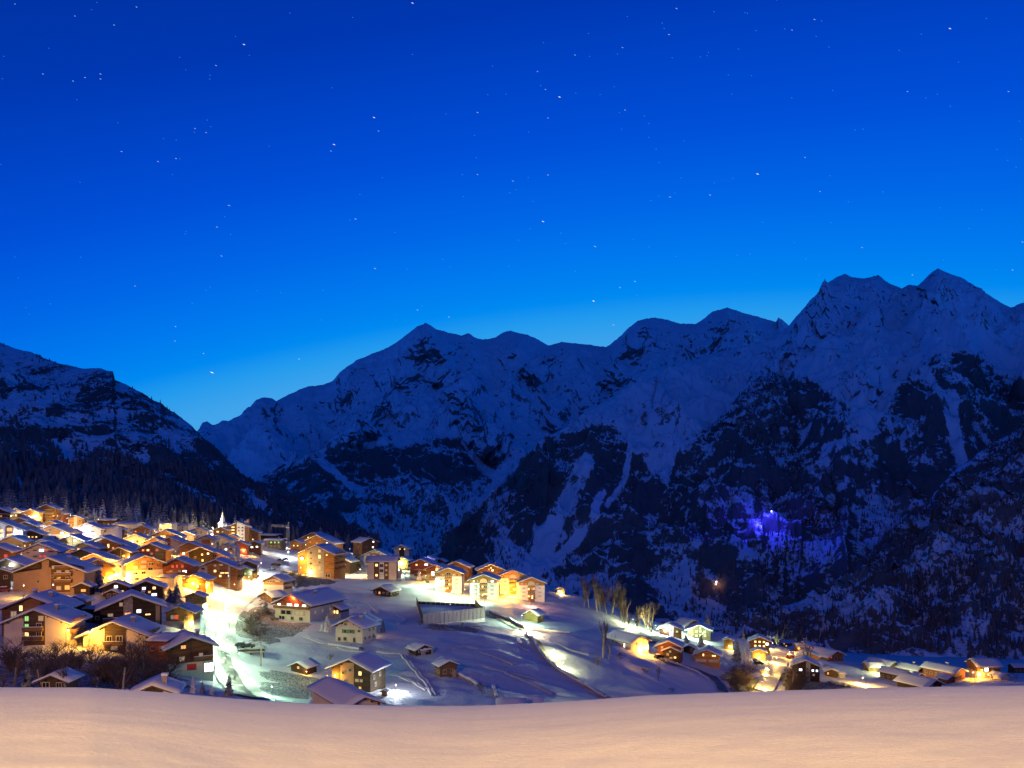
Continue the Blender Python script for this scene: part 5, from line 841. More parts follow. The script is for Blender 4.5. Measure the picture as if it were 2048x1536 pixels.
# low walls: each a row of stones under a cap of snow
def wall(pxs, h, w, label, mat='stone', n=40, name='stone_wall', off=0.0):
    x, y = smooth_line([hit(*p) for p in pxs], n); z = ground(x, y); root = link(name, None); root.location = (x[0], y[0], z[0]); tag(root, label, 'wall')
    tx = np.gradient(x); ty = np.gradient(y); l = np.hypot(tx, ty); nx_, ny_ = -ty/l, tx/l; x = x+nx_*off; y = y+ny_*off
    def run(nm, mt, w_, z0, z1, jit):
        V = []; Fc = []
        for i in range(n):
            j = 1+jit*math.sin(i*2.1)*0.5+jit*random.uniform(-1,1)
            for sgn, zz in ((-1,z0),(-1,z1*j),(1,z1*j),(1,z0)): V.append((x[i]+nx_[i]*sgn*w_/2-x[0], y[i]+ny_[i]*sgn*w_/2-y[0], z[i]+zz-z[0]))
        for i in range(n-1):
            for k in range(4): a = i*4+k; b = i*4+(k+1) % 4; Fc.append((a,b,b+4,a+4))
        Fc += [(3,2,1,0),((n-1)*4,(n-1)*4+1,(n-1)*4+2,(n-1)*4+3)]
        me = bpy.data.meshes.new(nm); me.from_pydata(V, [], Fc); me.materials.append(mt); me.update(); link(nm, me, root)
    run('wall', M[mat], w, -1.5, h, 0.06); run('snow_cap', M_ROOFSNOW, w+0.18, h-0.15, h+0.42, 0.12)
wall([(1052,1268),(1066,1284),(1078,1303),(1092,1322),(1116,1343),(1148,1362),(1186,1383),(1216,1402)], 0.9, 0.5, 'snow capped wall along the lower side of the meadow path', off=2.2)
wall([(978,1226),(1005,1237),(1030,1249),(1050,1259)], 1.1, 0.5, 'dark wall beside the upper meadow path under the court', off=-1.6)
wall([(905,1350),(925,1356),(945,1366),(955,1374)], 0.8, 0.5, 'broken stone wall running down from the brown log barn')
wall([(985,1377),(990,1388),(993,1398)], 0.9, 0.5, 'short snow capped wall beside the lone bush')
wall([(1330,1324),(1370,1336),(1405,1349),(1432,1364)], 0.7, 0.5, 'snowy wall edging the dark lane of the lower hamlet', off=-2.4)
wall([(1050,1263),(1075,1262),(1110,1266),(1140,1268)], 0.5, 0.4, 'low snowy ridge wall across the upper meadow', off=1)
wall([(655,1292),(690,1297),(720,1302)], 0.6, 0.5, 'rubble wall below the pale cream chalet')
wall([(816,1301),(838,1311),(868,1306)], 1.6, 0.5, 'stone terrace wall under the black log barn', 'stone', 20)
# ------------------------------------------------------------------ conifers
M_FOL = foliage('spruce_needles', (0.018,0.024,0.016), lo=0.25, hi=0.95, amount=0.75, sc=1.2)
M_FOL2 = foliage('snowy_needles', (0.05,0.055,0.045), (0.72,0.73,0.76), lo=0.05, hi=0.7, amount=0.95, sc=1.2)
M_BARK = simple('bark', (0.085,0.06,0.045), 0.9, 0.35, 3.0, 0.4); M_PALEBARK = simple('pale_bark', (0.26,0.23,0.18), 0.9, 0.3, 3.0, 0.3); M_TWIG = simple('twigs', (0.11,0.075,0.055), 0.9, 0.3, 2.0)
def conifer_mesh(seed, layers, arms, mat, slim=0.26, sparse=0.0):
    """whorls of drooping boughs, each a bent blade with side tips; unit height"""
    rg = random.Random(seed); V = []; Fc = []
    for i in range(layers):
        f = i/(layers-1); z = 0.10+0.86*f**0.92; r = slim*(1-f)**0.85*(0.85+0.3*rg.random())+0.012
        n = max(4, int(arms*(1-0.45*f)))
        for k in range(n):
            if rg.random() < 0.10+sparse: continue
            a = 2*math.pi*(k+rg.random()*0.7)/n+i*0.8; rr = r*(0.65+0.5*rg.random()); dz = -rr*(0.35+0.35*rg.random()); w = rr*0.30+0.006
            ca, sa = math.cos(a), math.sin(a); b = len(V); zz = z+rg.uniform(-0.012,0.012)
            def P(u_, v_, h): return (ca*u_-sa*v_, sa*u_+ca*v_, zz+h)
            V += [P(0,0,0.02), P(rr*0.55,w,dz*0.35), P(rr*0.55,-w,dz*0.35), P(rr*0.62,0,dz*0.25+0.012), P(rr,0,dz), P(rr*0.82,w*0.8,dz*0.95), P(rr*0.82,-w*0.8,dz*0.95)]
            Fc += [(b,b+2,b+3),(b,b+3,b+1),(b+3,b+2,b+6),(b+3,b+6,b+4),(b+3,b+4,b+5),(b+3,b+5,b+1)]
    me = bpy.data.meshes.new('crown'); me.from_pydata(V, [], Fc); me.materials.append(mat); me.update(); return me
CON = [conifer_mesh(i, 15, 10, M_FOL) for i in range(3)]; CONS = [conifer_mesh(10+i, 14, 10, M_FOL2, 0.25) for i in range(3)]; CONF = [conifer_mesh(20+i, 9, 7, M_FOL, 0.21) for i in range(4)]; CONFS = [conifer_mesh(30+i, 9, 7, M_FOL2, 0.22) for i in range(3)]
LARCH = conifer_mesh(41, 20, 5, M_TWIG, 0.20, 0.35)
TRUNK = MB().tube([(0,0,-0.12),(0,0,0.3),(0,0,0.97)], [0.020,0.015,0.003], 6).mesh('trunk', M_BARK)
PTRUNK = MB().tube([(0,0,-0.12),(0.004,0,0.3),(0,0,0.98)], [0.014,0.011,0.003], 6).mesh('trunk', M_PALEBARK)
def conifer(x, y, h, label, group=None, kind='d', w=1.0, trunk=None, name='conifer'):
    z = gz(x, y); o = link(name, None, None, (x, y, z-0.1), random.uniform(0, 6.28)); tag(o, label, 'tree', group)
    me = random.choice(dict(d=CON, s=CONS, f=CONF, g=CONFS).get(kind, [LARCH])); t_ = link('trunk', trunk or TRUNK, o); c = link('crown', me, o)
    t_.scale = (h, h, h); c.scale = (h*w, h*w, h); return o
def con_px(px, pyb, hpx, label, kind='d', w=1.0, **k):
    p = hit(px, pyb); return conifer(p.x, p.y, hpx*p.y/F, label, None, kind, w, **k)
for q in [(196,1183,64,'large dark conifer in front of the orange chalet','d',1.1),(353,1205,46,'bushy dark conifer between black and yellow green chalets','d',1.2),(340,1204,36,'smaller dark conifer by the black chalet','d',1.1),(475,1122,44,'tall gold lit conifer among the chalets above the parking place','s',0.9),(655,1263,38,'snow laden conifer beside the pale cream chalet','s',1.15),(645,1262,22,'stubby snowy fir at the foot of the taller one','s',1.2),(766,1264,28,'slim snowy conifer alone on the blue meadow','d',0.8),(716,1140,58,'tall bare brown larch beside the red shuttered chalet','l',1.2),
          (312,1384,36,'slender small conifer before the pale gabled roof','d',0.8),(337,1356,26,'small conifer against the cream shop floor','d',0.9),(386,1386,38,'snow dusted conifer below the shop chalet','s',1.0),(405,1386,26,'bright green young spruce below the shop chalet','d',1.0),(458,1390,46,'dark conifer at the lower end of the white road','d',0.9),(424,1390,24,'little snowy shrub conifer near the bank','s',1.2),(56,1378,66,'dark conifer among bare trees at the near edge','d',0.8),(368,1262,26,'small dark conifer behind the shop chalet roof','d',0.9),(398,1236,24,'snow covered conifer by the narrow yellow house','s',1.3),(531,1226,34,'dark conifer by the pale wall under the orange chalet','d',0.9),(1415,1262,38,'dark conifer behind the mint roofed chalet','d',1.2),(1372,1290,24,'round dark conifer by the black garage','d',1.6),(1402,1294,28,'dark conifer above the banded chalet','d',1.3),(1474,1322,50,'tall near black conifer by the lower road','d',0.95),(1490,1328,38,'dark conifer with light flecks by the lower road','s',0.9),(1500,1330,30,'shorter snowy conifer by the lower road','s',1.0),(1486,1278,20,'slim conifer behind the small yellow lit house','d',0.9),
          (302,1086,34,'sparkling white conifer beneath the broad chalet','s',1.2),(290,1082,24,'glittering white conifer next to the tallest white one','s',1.3),(318,1054,22,'golden conifer above the broad chalet','s',1.0),(310,1056,18,'shorter golden conifer above the broad chalet','s',1.0),(180,1040,24,'first of three snow laden conifers below the forest','s',1.0),(188,1040,26,'middle of three snow laden conifers below the forest','s',1.0),(200,1036,26,'last of three snow laden conifers below the forest','s',1.0),(152,1026,14,'tiny snowy conifer above the white striped orange chalet','s',1.2),(418,1090,28,'dark bushy tree before the joined cream gables','d',1.5),(640,1100,20,'snowy conifer by the wide brown chalet','s',1.3),(675,1098,22,'dark conifer behind the red shuttered chalet','d',1.6),(694,1094,16,'snow dusted conifer at the brow behind the centre houses','s',1.3),(800,1158,26,'snowy conifer between the striped block and the orange block','s',1.0),(838,1162,24,'mint lit conifer by the orange block','s',1.1),(918,1136,20,'yellow lit conifer before the brown block','s',1.4),(946,1150,40,'dark conifer behind the arched blocks','d',0.9),(953,1150,30,'second conifer behind the arched blocks, lit from below','s',0.9),(558,1090,18,'white lit conifer beside the crane mast','s',1.3),(549,1212,14,'little golden tree shining behind the red hotel','s',0.9),(592,1172,14,'small golden fir on the dark mound','s',0.9)]:
    con_px(q[0], q[1], q[2], q[3], q[4], q[5])
p = hit(522, 1332); hL = 138*p.y/F; o = link('larch', None, None, p); tag(o, 'very tall thin larch with bare pale trunk beside the road', 'tree'); t_ = link('trunk', PTRUNK, o); t_.scale = (hL*0.8, hL*0.8, hL)
m = MB(); rg = random.Random(4)
for i in range(95):
    f = rg.random()**0.9; z = hL*(0.30+0.69*f); ln = hL*0.17*(1-f)**0.6*rg.uniform(0.5,1.15)+0.3; a_ = rg.uniform(0, 6.28); dv = Vector((math.cos(a_), math.sin(a_), 0)); b0 = Vector((0,0,z)); b1 = b0+dv*ln*0.6+Vector((0,0,-ln*0.10)); b2 = b0+dv*ln+Vector((0,0,-ln*0.02))
    m.tube([b0,b1,b2],[0.055,0.04,0.015],3)
    for q in range(5):
        s0 = b0.lerp(b2, rg.uniform(0.3,1.0)); a2 = a_+rg.choice((-1,1))*rg.uniform(0.5,1.1); m.tube([s0, s0+Vector((math.cos(a2),math.sin(a2),rg.uniform(-0.4,0.1)))*ln*0.3],[0.03,0.012],3)
m.obj('crown', M_TWIG, o)
# forest edge above the village, one by one
cnt = 0; rr = random.Random(5)
while cnt < 250:
    d = rr.uniform(500, 780); px = rr.uniform(-40, 560)**1.0
    if px > 330 and rr.random() < 0.35: continue
    lim = poly([(-60,515),(60,520),(150,545),(260,560),(330,600),(440,690),(560,720)], px)
    if d < lim: continue
    x = (px-HX)/F*d; sn = rr.random() < 0.22
    conifer(x, d, rr.uniform(9, 19), 'snow dusted conifer in the forest edge above the village', 'conifers of the forest edge', 'g' if sn else 'f', rr.uniform(0.85, 1.25)); cnt += 1
# ------------------------------------------------------------------ bare trees and bushes
def bare_mesh(seed, depth, spread, up, n0=1, lean=0.1, thick=0.022):
    """limbs forking into twigs; unit height. The first stem is the trunk, the rest the crown"""
    rg = random.Random(seed); tr = MB(); cr = MB()
    def grow(p, d, ln, r, lv):
        pts = [p]; q = Vector(p); dd = Vector(d)
        for i in range(3):
            dd = (dd+Vector((rg.uniform(-1,1), rg.uniform(-1,1), rg.uniform(-0.4,0.8)))*0.16).normalized(); q = q+dd*ln/3; pts.append(Vector(q))
        (tr if lv == 0 else cr).tube(pts, [r, r*0.85, r*0.7, r*0.5], 5 if lv == 0 else 3)
        if lv >= depth: return
        for k in range(rg.choice((3,3,4)) if lv < depth-1 else rg.choice((3,4,5))):
            t_ = rg.uniform(0.35, 1.0); b = pts[min(3, int(t_*3))]; a = rg.uniform(0, 6.28); s_ = spread*rg.uniform(0.6, 1.3)
            nd = (dd+Vector((math.cos(a)*s_, math.sin(a)*s_, up*rg.uniform(0.2,1)))).normalized(); grow(b, nd, ln*rg.uniform(0.55,0.8), max(0.0022, r*rg.uniform(0.4,0.6)), lv+1)
    for i in range(n0):
        a = rg.uniform(0, 6.28); grow((0,0,-0.04), Vector((math.cos(a)*lean*(i > 0 or n0 == 1), math.sin(a)*lean*(i > 0 or n0 == 1), 1)).normalized(), 0.42, thick, 0)
    return tr, cr
BARE = {}
for k, (args, bark, twig) in dict(tree=((3,0.75,0.35),M_PALEBARK,M_TWIG), slim=((3,0.38,0.75),M_PALEBARK,M_TWIG), bush=((3,0.9,0.3,4,0.7,0.012),M_TWIG,M_TWIG)).items():
    BARE[k] = []
    for s_ in range(4):
        a, b = bare_mesh(s_*7+len(k), *args); top = max(v[2] for v in b.v); 
        for mb in (a, b): mb.v = [(v[0]/top, v[1]/top, v[2]/top) for v in mb.v]
        BARE[k].append((a.mesh('trunk', bark), b.mesh('crown', twig)))
def bare(x, y, h, label, group=None, kind='tree', w=1.0, name='bare_tree', cat='tree'):
    o = link(name, None, None, (x, y, gz(x, y)-0.1), random.uniform(0, 6.28)); tag(o, label, cat, group); a, b = random.choice(BARE[kind])
    for nm, me in (('trunk' if kind != 'bush' else 'stem', a), ('crown', b)): q = link(nm, me, o); q.scale = (h*w, h*w, h)
    return o
def bare_px(px, pyb, hpx, label, kind='tree', w=1.0, **k): p = hit(px, pyb); return bare(p.x, p.y, hpx*p.y/F, label, None, kind, w, **k)
for q in [(1207,1316,84,'tall bare tree with pale stems standing on the meadow','slim',1.0),(1218,1318,52,'lower bare tree against the tall one on the meadow','tree',0.9),(1317,1362,44,'bare tree on the meadow below the blazing house','tree',0.8),(88,1388,86,'forked bare tree in front of the cream chalet with the yellow lamp','tree',1.0),(135,1388,96,'bare tree with tall pale branches reaching to the cream chalet','tree',0.9),(28,1372,76,'dense bare tree at the edge of the view','tree',1.1),(8,1330,60,'yellow lit bare tree beside the lamp at the edge of the view','tree',1.0),(245,1388,84,'wide bare tree before the recessed timber chalet','tree',1.1),(290,1350,64,'bushy bare tree beside the flat topped red house','tree',1.2),(190,1386,66,'small bare tree between the two cream chalets','tree',1.0),(1613,1345,76,'big pale bare tree by the near black chalet','slim',1.0),(1582,1382,66,'leaning bare tree lit yellow beside the glowing road','tree',0.8),(1526,1268,24,'bare tree behind the grid windowed chalet','tree',1.3),(440,1092,20,'bare tree lit gold before the joined cream gables','tree',1.0),(812,1160,26,'pale bare shrub tree beside the striped block','tree',1.1),(1985,1362,20,'small bare tree in front of the big chalet of the flat','tree',1.2),(2030,1366,24,'bare tree near the last half seen house','tree',1.1)]:
    bare_px(q[0], q[1], q[2], q[3], q[4], q[5])
for q in [(967,1388,30,'round bare bush beside the broken stone wall','bush',0.9),(1195,1330,18,'low scrub at the foot of the tall bare tree','bush',1.3),(840,1250,14,'dark scrub at the near corner of the court','bush',1.2),(872,1256,14,'scrub below the court wall','bush',1.4),(890,1258,12,'second patch of scrub below the court wall','bush',1.4),(922,1252,10,'sparse shrub below the court wall end','bush',1.2),(1915,1364,18,'amber lit bush by the big chalet of the flat','bush',1.2),(1945,1366,14,'amber lit low bush beside the taller amber one','bush',1.4),(1660,1372,14,'grey bush row on the snow by the near black chalet','bush',1.6),(1690,1376,12,'frosted bush above the snow bank','bush',1.6),(1345,1384,12,'tiny shrub peeking over the snow bank','bush',1.0),(1240,1318,16,'shrub below the plain blazing house','bush',1.6),(1293,1345,14,'scrubby bush on the meadow slope','bush',1.4),(660,1320,14,'frosted scrub above the dark brown house','bush',1.5),(700,1296,10,'scrub in front of the pale cream chalet','bush',1.6),(726,1300,10,'second scrub in front of the pale cream chalet','bush',1.6)]:
    bare_px(q[0], q[1], q[2], q[3], q[4], q[5], name='bush', cat='bush')
rr = random.Random(9)
for i in range(34):                                           # the grove at the meadow's far edge
    px = rr.uniform(1166, 1248); d = rr.uniform(395, 455); x = (px-HX)/F*d; bare(x, d, rr.uniform(8, 18), 'slender pale trunked bare tree in the dim grove at the meadow edge', 'grove trees', rr.choice(('slim','slim','tree')), rr.uniform(0.6, 1.0))
for i in range(16):
    px = rr.uniform(1242, 1310); d = rr.uniform(370, 418); x = (px-HX)/F*d; bare(x, d, rr.uniform(7, 16), 'bare tree of the grove glowing green white from the lamp among them', 'lit grove trees', rr.choice(('slim','tree')), rr.uniform(0.7, 1.1))
for i in range(46):                                           # undergrowth on both sides of the lower road
    px = rr.choice((rr.uniform(1468, 1504), rr.uniform(1574, 1606))); py = rr.uniform(1345, 1388); p = hit(px, py); bare(p.x, p.y, rr.uniform(3, 6), 'frosty yellow green lit bush on the bank of the lower road', 'bushes along the lower road', 'bush', rr.uniform(1.0, 1.6), name='bush', cat='bush')
for i in range(18):
    p = hit(rr.uniform(478, 545), rr.uniform(1228, 1275)); bare(p.x, p.y, rr.uniform(2, 4), 'brown leafless bush on the slope beside the tall thin larch', 'bushes on the brown slope', 'bush', rr.uniform(1.2, 1.8), name='bush', cat='bush')
for i in range(14):
    p = hit(rr.uniform(566, 612), rr.uniform(1150, 1172)); bare(p.x, p.y, rr.uniform(2, 4), 'dark leafless bush on the mound by the small orange chalet', 'bushes on the dark mound', 'bush', rr.uniform(1.3, 1.9), name='bush', cat='bush')
for i in range(44):
    p = hit(rr.uniform(0, 330), rr.uniform(1318, 1388)); bare(p.x, p.y, rr.uniform(3.5, 8), 'tangled bare bush in the thicket at the near edge', 'thicket bushes', 'bush', rr.uniform(1.0, 1.7), name='bush', cat='bush')
# ------------------------------------------------------------------ street lamps
POLE = {}
def lamp_post(px, py, c, w, label, h=6.5, arm=1.1, r=0.15, D=None, group='street lamps', name='street_lamp', spot=True):
    p = hit(px, py) if D is None else None
    while D is not None:
        p = Vector(((px-HX)/F*D, D, gz((px-HX)/F*D, D)))
        if p.z+h+0.5 < -(poly(EDGE, px)-HY)/F*D or D < 70: break
        D -= 3
    o = link(name, None, None, p, random.uniform(-0.6, 0.6)); tag(o, label, 'street lamp', group)
    if h not in POLE:
        POLE[h] = (MB().tube([(0,0,-1),(0,0,h*0.5),(0,0,h-0.5),(0,0.25,h-0.1),(0,arm,h)], [0.10,0.08,0.06,0.05,0.04], 6).mesh('pole', M['metal']), MB().box(-0.18,0.18,arm-0.3,arm+0.5,h-0.05,h+0.14).mesh('lamp_head', M['metal']), MB().box(-0.2,0.2,arm-0.32,arm+0.52,h+0.15,h+0.30).mesh('snow_cap', M_ROOFSNOW))
    link('pole', POLE[h][0], o); hd = link('lamp_head', POLE[h][1], o); link('snow_cap', POLE[h][2], hd)
    b = link('bulb', bulb_mesh(c), o, (0, arm+0.1, h-0.12-r)); b.scale = (r, r, r); glow_light(o, (0, arm+0.1, h-0.45-2*r), c, w, 0.3, spot)
    return o
for q in [(447,1236,'m',4600,'street lamp at the inside of the white road bend'),(470,1204,'w',4000,'street lamp on the steep white stretch of the road'),(500,1178,'w',4200,'street lamp opposite the large glowing orange building'),(454,1186,'y',4500,'street lamp at the foot of the large glowing orange building'),(527,1172,'y',5000,'street lamp above the brown open shed'),(458,1262,'m',2600,'added mint lamp evening out the narrow of the white road'),(484,1192,'w',2200,'added white lamp evening out the steep road'),(850,1166,'s',2600,'added sodium lamp lighting the orange red block'),(884,1170,'s',2200,'added sodium lamp lighting the red timber block'),(918,1168,'y',2400,'added yellow lamp lighting the brown block behind the first arched block'),(988,1166,'s',2200,'added sodium lamp lighting the dark block behind the second arched block'),(520,1153,'c',6500,'street lamp with a huge white halo at the parking place'),(432,1290,'m',5000,'street lamp where the road turns downhill'),(546,1394,'g',900,'green tinted lamp low on the road verge at the bank edge'),(470,1362,'m',3500,'added mint lamp brightening the low road before the snow bank'),(452,1330,'m',4500,'street lamp on the lower road verge by the shop chalet'),(412,1190,'s',4500,'sodium street lamp before the yellow chalet with the bursting lamp'),(575,1116,'c',4200,'street lamp lighting the parked cars'),  # lamps at the blocks and the extra road lamps are added fill light
          (602,1150,'y',2500,'street lamp at the corner of the tall wooden block'),(676,1152,'w',6000,'street lamp on the snow heap beside the wooden block'),(722,1152,'y',3500,'street lamp by the tall bare larch'),(797,1152,'m',4500,'street lamp at the end of the striped block'),(838,1172,'m',4600,'street lamp on the mint slope below the orange blocks'),(872,1184,'m',4200,'street lamp on the mint slope next to the first arched block'),(930,1196,'s',2900,'sodium lamp between the first and second arched block'),(1014,1203,'s',2900,'sodium lamp between the second and third arched block'),(1030,1196,'s',3500,'sodium lamp tucked behind the pinkish grey arched block'),(890,1195,'y',1600,'added yellow lamp lighting the front of the first arched block'),(964,1208,'m',1800,'added pale lamp lighting the front of the second arched block'),(1062,1213,'p',1200,'added pinkish lamp lighting the front of the last arched block'),(905,1200,'m',3000,'street lamp above the court on the mint slope'),  # lamps before the arched blocks are added to light their fronts
          (1042,1251,'m',5500,'star bright lamp by the yellow timber barn'),(1056,1268,'w',4500,'path lamp where the meadow path is brightest'),(1104,1312,'l',1700,'path lamp half way down the meadow path'),(1122,1338,'l',1700,'path lamp low on the meadow path'),(1268,1256,'l',6000,'lamp post shining among the bare grove'),(1310,1268,'m',2800,'lamp post by the white centred chalet'),(1378,1276,'m',3200,'lamp post before the green windowed chalet'),(1404,1284,'m',2000,'lamp post behind the banded chalet'),
          (1541,1287,'l',1600,'yellow green lamp post behind the grid windowed chalet'),(1579,1318,'s',1500,'tall orange lamp post beside the glowing road'),(1552,1330,'y',2400,'street lamp at the crossing of the glowing road'),(1538,1352,'y',2700,'street lamp on the lower stretch of the glowing road'),(1524,1380,'y',2700,'street lamp at the lower end of the glowing road'),(1548,1300,'y',1500,'street lamp in the bend of the glowing road'),(1597,1306,'s',1100,'sodium lamp by the side lane'),(1778,1352,'l',4500,'lamp post beside the yellow lit house on the flat'),(1730,1372,'y',3500,'street lamp near the bank on the lit snow flat'),
          (104,1196,'s',1500,'added hidden sodium lamp lighting the front of the big brown block'),(46,1198,'s',900,'sodium lamp at the corner of the big brown block'),(178,1300,'s',1300,'glaring yellow lamp between the two near cream chalets'),(16,1290,'s',900,'yellow lamp in the thicket at the edge of the view'),(132,1296,'s',700,'yellow lamp at the corner of the first near cream chalet'),(655,1372,'s',900,'orange lamp beside the dark brown house'),(790,1388,'c',1600,'cold white lamp beyond the dark brown house'),(1890,1364,'s',900,'amber lamp by the red brown chalet'),(1948,1360,'s',1300,'amber lamp beside the big chalet of the flat'),  # lamp before the big brown block is added to light its front
          (29,1112,'c',5000,'glaring white lamp between the plain yellow and the orange lit chalets'),(120,1108,'c',6500,'white violet lamp in the lane beside the plain pale yellow house'),(112,1078,'w',5500,'white lamp in the lane under the wide orange chalet'),(132,1062,'w',4500,'white lamp before the violet washed gable'),(36,1082,'c',3500,'cold lamp at the foot of the white pillared block'),(80,1050,'y',4000,'yellow lamp between the top rows'),(20,1044,'w',2600,'white lamp below the dark balconied chalet'),(138,1042,'w',5000,'bright lamp under the white striped orange chalet'),(196,1052,'y',3500,'yellow lamp among the snow laden conifers'),(240,1060,'y',5000,'yellow lamp beside the long pale house'),(296,1100,'w',5500,'white lamp under the sparkling conifer'),(262,1104,'y',4500,'yellow lamp by the chalet with the strip light'),(236,1150,'s',5500,'sodium lamp in the lane beside the tall orange chalet'),(252,1166,'s',4500,'sodium lamp below the tall orange chalet'),(172,1150,'s',2600,'sodium lamp behind the large dark conifer'),(330,1066,'y',4000,'yellow lamp behind the broad chalet'),(372,1092,'w',5000,'white lamp between cream pair and dark brown chalet'),(424,1068,'w',5000,'white lamp under the church'),(380,1136,'s',3500,'sodium lamp under the dark brown chalet'),(452,1100,'y',3500,'yellow lamp before the joined cream gables'),(462,1088,'w',4500,'white lamp at the foot of the tall hotel'),(516,1104,'w',4500,'white lamp below the two round lamp chalet'),(570,1096,'w',2200,'white lamp beside the crane'),(610,1100,'y',2500,'yellow lamp before the wide brown chalet'),(700,1108,'w',3500,'white lamp on the snowy brow of the centre'),(664,1112,'w',2600,'white lamp beside the red shuttered chalet'),(160,1126,'s',2600,'sodium lamp in the lane before the orange dormer chalet'),(60,1128,'p',2000,'pink lamp behind the dark green brown chalet'),(214,1096,'y',2600,'yellow lamp beside the split gable chalet'),(350,1096,'y',2600,'yellow lamp under the blue roofed pair'),(556,1062,'s',1800,'sodium lamp on the brow behind the crane')]:
    lamp_post(q[0], q[1], q[2], q[3], q[4], h=2.4 if q[4].startswith('path lamp') or q[0] in (790,655,546) else (7.0 if (430 < q[0] < 530 and q[1] > 1150) or q[0] in (838,872) else 3.4 if q[0] > 1500 else 4.2), spot=(430 < q[0] < 530 and q[1] > 1150) or q[0] in (838,872))
for h in list(HOUSES):  # added fill lamps that brighten the fronts of the upper chalets
    ax_, ay_, hp_, wp_ = h['_p']
    if ax_ < 525 and 1018 < ay_ < 1152 and wp_ > 26 and ax_ > -20 and ax_ not in (98,2,16,432,389):
        short = ' '.join(h['label'].split()[:9])
        lamp_post(ax_+wp_*random.uniform(-0.2,0.25), ay_+hp_+random.uniform(5,9), random.choice('sssssyy'), 820*(h['_d'][0]/13)**1.3, 'low added fill lamp before the '+short, h=2.6, r=0.10)
for px, d, c, w, lb in ((240, 100, 'y', 2200, 'added unseen yellow lamp in the dip below the thicket'),(60, 98, 'y', 1500, 'second added unseen yellow lamp in the dip below the thicket'),):  # unseen lamps added in the dip to light the near gables
    lamp_post(px, 0, c, w, lb, D=d, h=3.0, spot=False)
# the lamp behind the viewer that turns the near snow orange
o = link('street_lamp', None, None, (-1.0, -9.5, -1.9)); tag(o, 'street lamp behind the viewpoint casting orange light on the snow bank', 'street lamp', 'street lamps')
if 8.5 not in POLE: POLE[8.5] = (MB().tube([(0,0,-1),(0,0,5),(0,0,10.5),(0,0.25,10.9),(0,1.4,11)], [0.10,0.08,0.06,0.05,0.04], 6).mesh('pole', M['metal']), MB().box(-0.18,0.18,1.1,1.9,10.95,11.14).mesh('lamp_head', M['metal']), None)
link('pole', POLE[8.5][0], o); link('lamp_head', POLE[8.5][1], o); b = link('bulb', bulb_mesh('p'), o, (0,1.5,10.7)); b.scale = (0.2,0.2,0.2)
LC['near'] = (1.0, 0.61, 0.15); glow_light(o, (0, 1.5, 10.1), 'near', 7700, 0.3)
# an unseen floodlight high behind the viewpoint: the warm light that strikes every front, the meadow and the nearer cliffs from this side
o = link('floodlight_mast', None, None, (-95.0, -230.0, 20.0)); tag(o, 'tall unseen floodlight mast up the slope behind the viewpoint', 'floodlight')
MB().tube([(0,0,-30),(0,0,62)],[0.6,0.3],8).obj('mast', M['metal'], o); MB().box(-2.2,2.2,-0.3,0.3,60,63).obj('lamp_head', M['metal'], o)
LC['mast'] = (1.0, 0.49, 0.23); glow_light(o, (0, 2.5, 61), 'mast', 580000, 1.5)
# ------------------------------------------------------------------ church, crane, court, cars, floodlight
p = hit(445, 1064); k = p.y/F; ch = link('church', None, None, p, R(-20)); tag(ch, 'white floodlit church with a needle spire behind the chalets', 'church')
b = 22*k/2*0.55; MB().prism([(-b,-4),(b,-4),(b,12*k),(0,16*k),(-b,12*k)],b*0.9,b*3.5).obj('nave', M['white'], ch); tw = 11*k/2
MB().box(-tw,tw,-tw,tw,-4,17*k).obj('tower', M['white'], ch); MB().prism([(-b-0.5,12*k-0.4),(0,16*k+0.15),(b+0.5,12*k-0.4),(b+0.5,12*k+0.1),(0,16*k+0.7),(-b-0.5,12*k+0.1)],b*0.9,b*3.6).obj('roof_snow', M_ROOFSNOW, ch)
sp_ = MB(); zt = 17*k; z2 = 41*k
sp_.add([(-tw*1.2,-tw*1.2,zt),(tw*1.2,-tw*1.2,zt),(tw*1.2,tw*1.2,zt),(-tw*1.2,tw*1.2,zt),(-tw*0.62,-tw*0.62,zt+4*k),(tw*0.62,-tw*0.62,zt+4*k),(tw*0.62,tw*0.62,zt+4*k),(-tw*0.62,tw*0.62,zt+4*k),(0,0,z2)],[(0,3,2,1),(0,1,5,4),(1,2,6,5),(2,3,7,6),(3,0,4,7),(4,5,8),(5,6,8),(6,7,8),(7,4,8)])
s_ = sp_.obj('spire', M['white'], ch); MB().tube([(0,0,z2-0.5),(0,0,z2+2.2)],0.07,5).obj('cross', M['metal'], s_)
for z in (8*k, 13*k): f = link('window', FRAME_ME, ch, (0,-tw-0.01,z)); f.scale = (1.3,1,2.0); link('pane', PANE_ME['d'], f)
for sx_ in (-9, 9): fl = link('floodlight', bulb_mesh('w'), ch, (sx_*k*0.9,-tw-6,10*k)); fl.scale = (0.2,0.2,0.2); glow_light(ch, (sx_*k*0.9,-tw-6.6,10*k+0.6), 'w', 6500)
p = hit(576, 1098); k = p.y/F; cr = link('tower_crane', None, None, p); tag(cr, 'slim construction crane with a level jib above the dark hall', 'crane')
def lattice(m, a, b_, w, n):
    a = Vector(a); b_ = Vector(b_); d = (b_-a).normalized(); u_ = d.orthogonal().normalized(); v_ = d.cross(u_)
    cs = [(u_*i+v_*j)*w/2 for i, j in ((-1,-1),(1,-1),(1,1),(-1,1))]
    for c in cs: m.tube([a+c, b_+c], 0.11, 4)
    for i in range(n):
        p0 = a+(b_-a)*i/n; p1 = a+(b_-a)*(i+1)/n
        for q in range(4): m.tube([p0+cs[q], p1+cs[(q+1) % 4]], 0.07, 3)
m = MB(); lattice(m, (0,0,-2), (0,0,45*k), 1.4, 16); m.obj('mast', M['concrete'], cr)
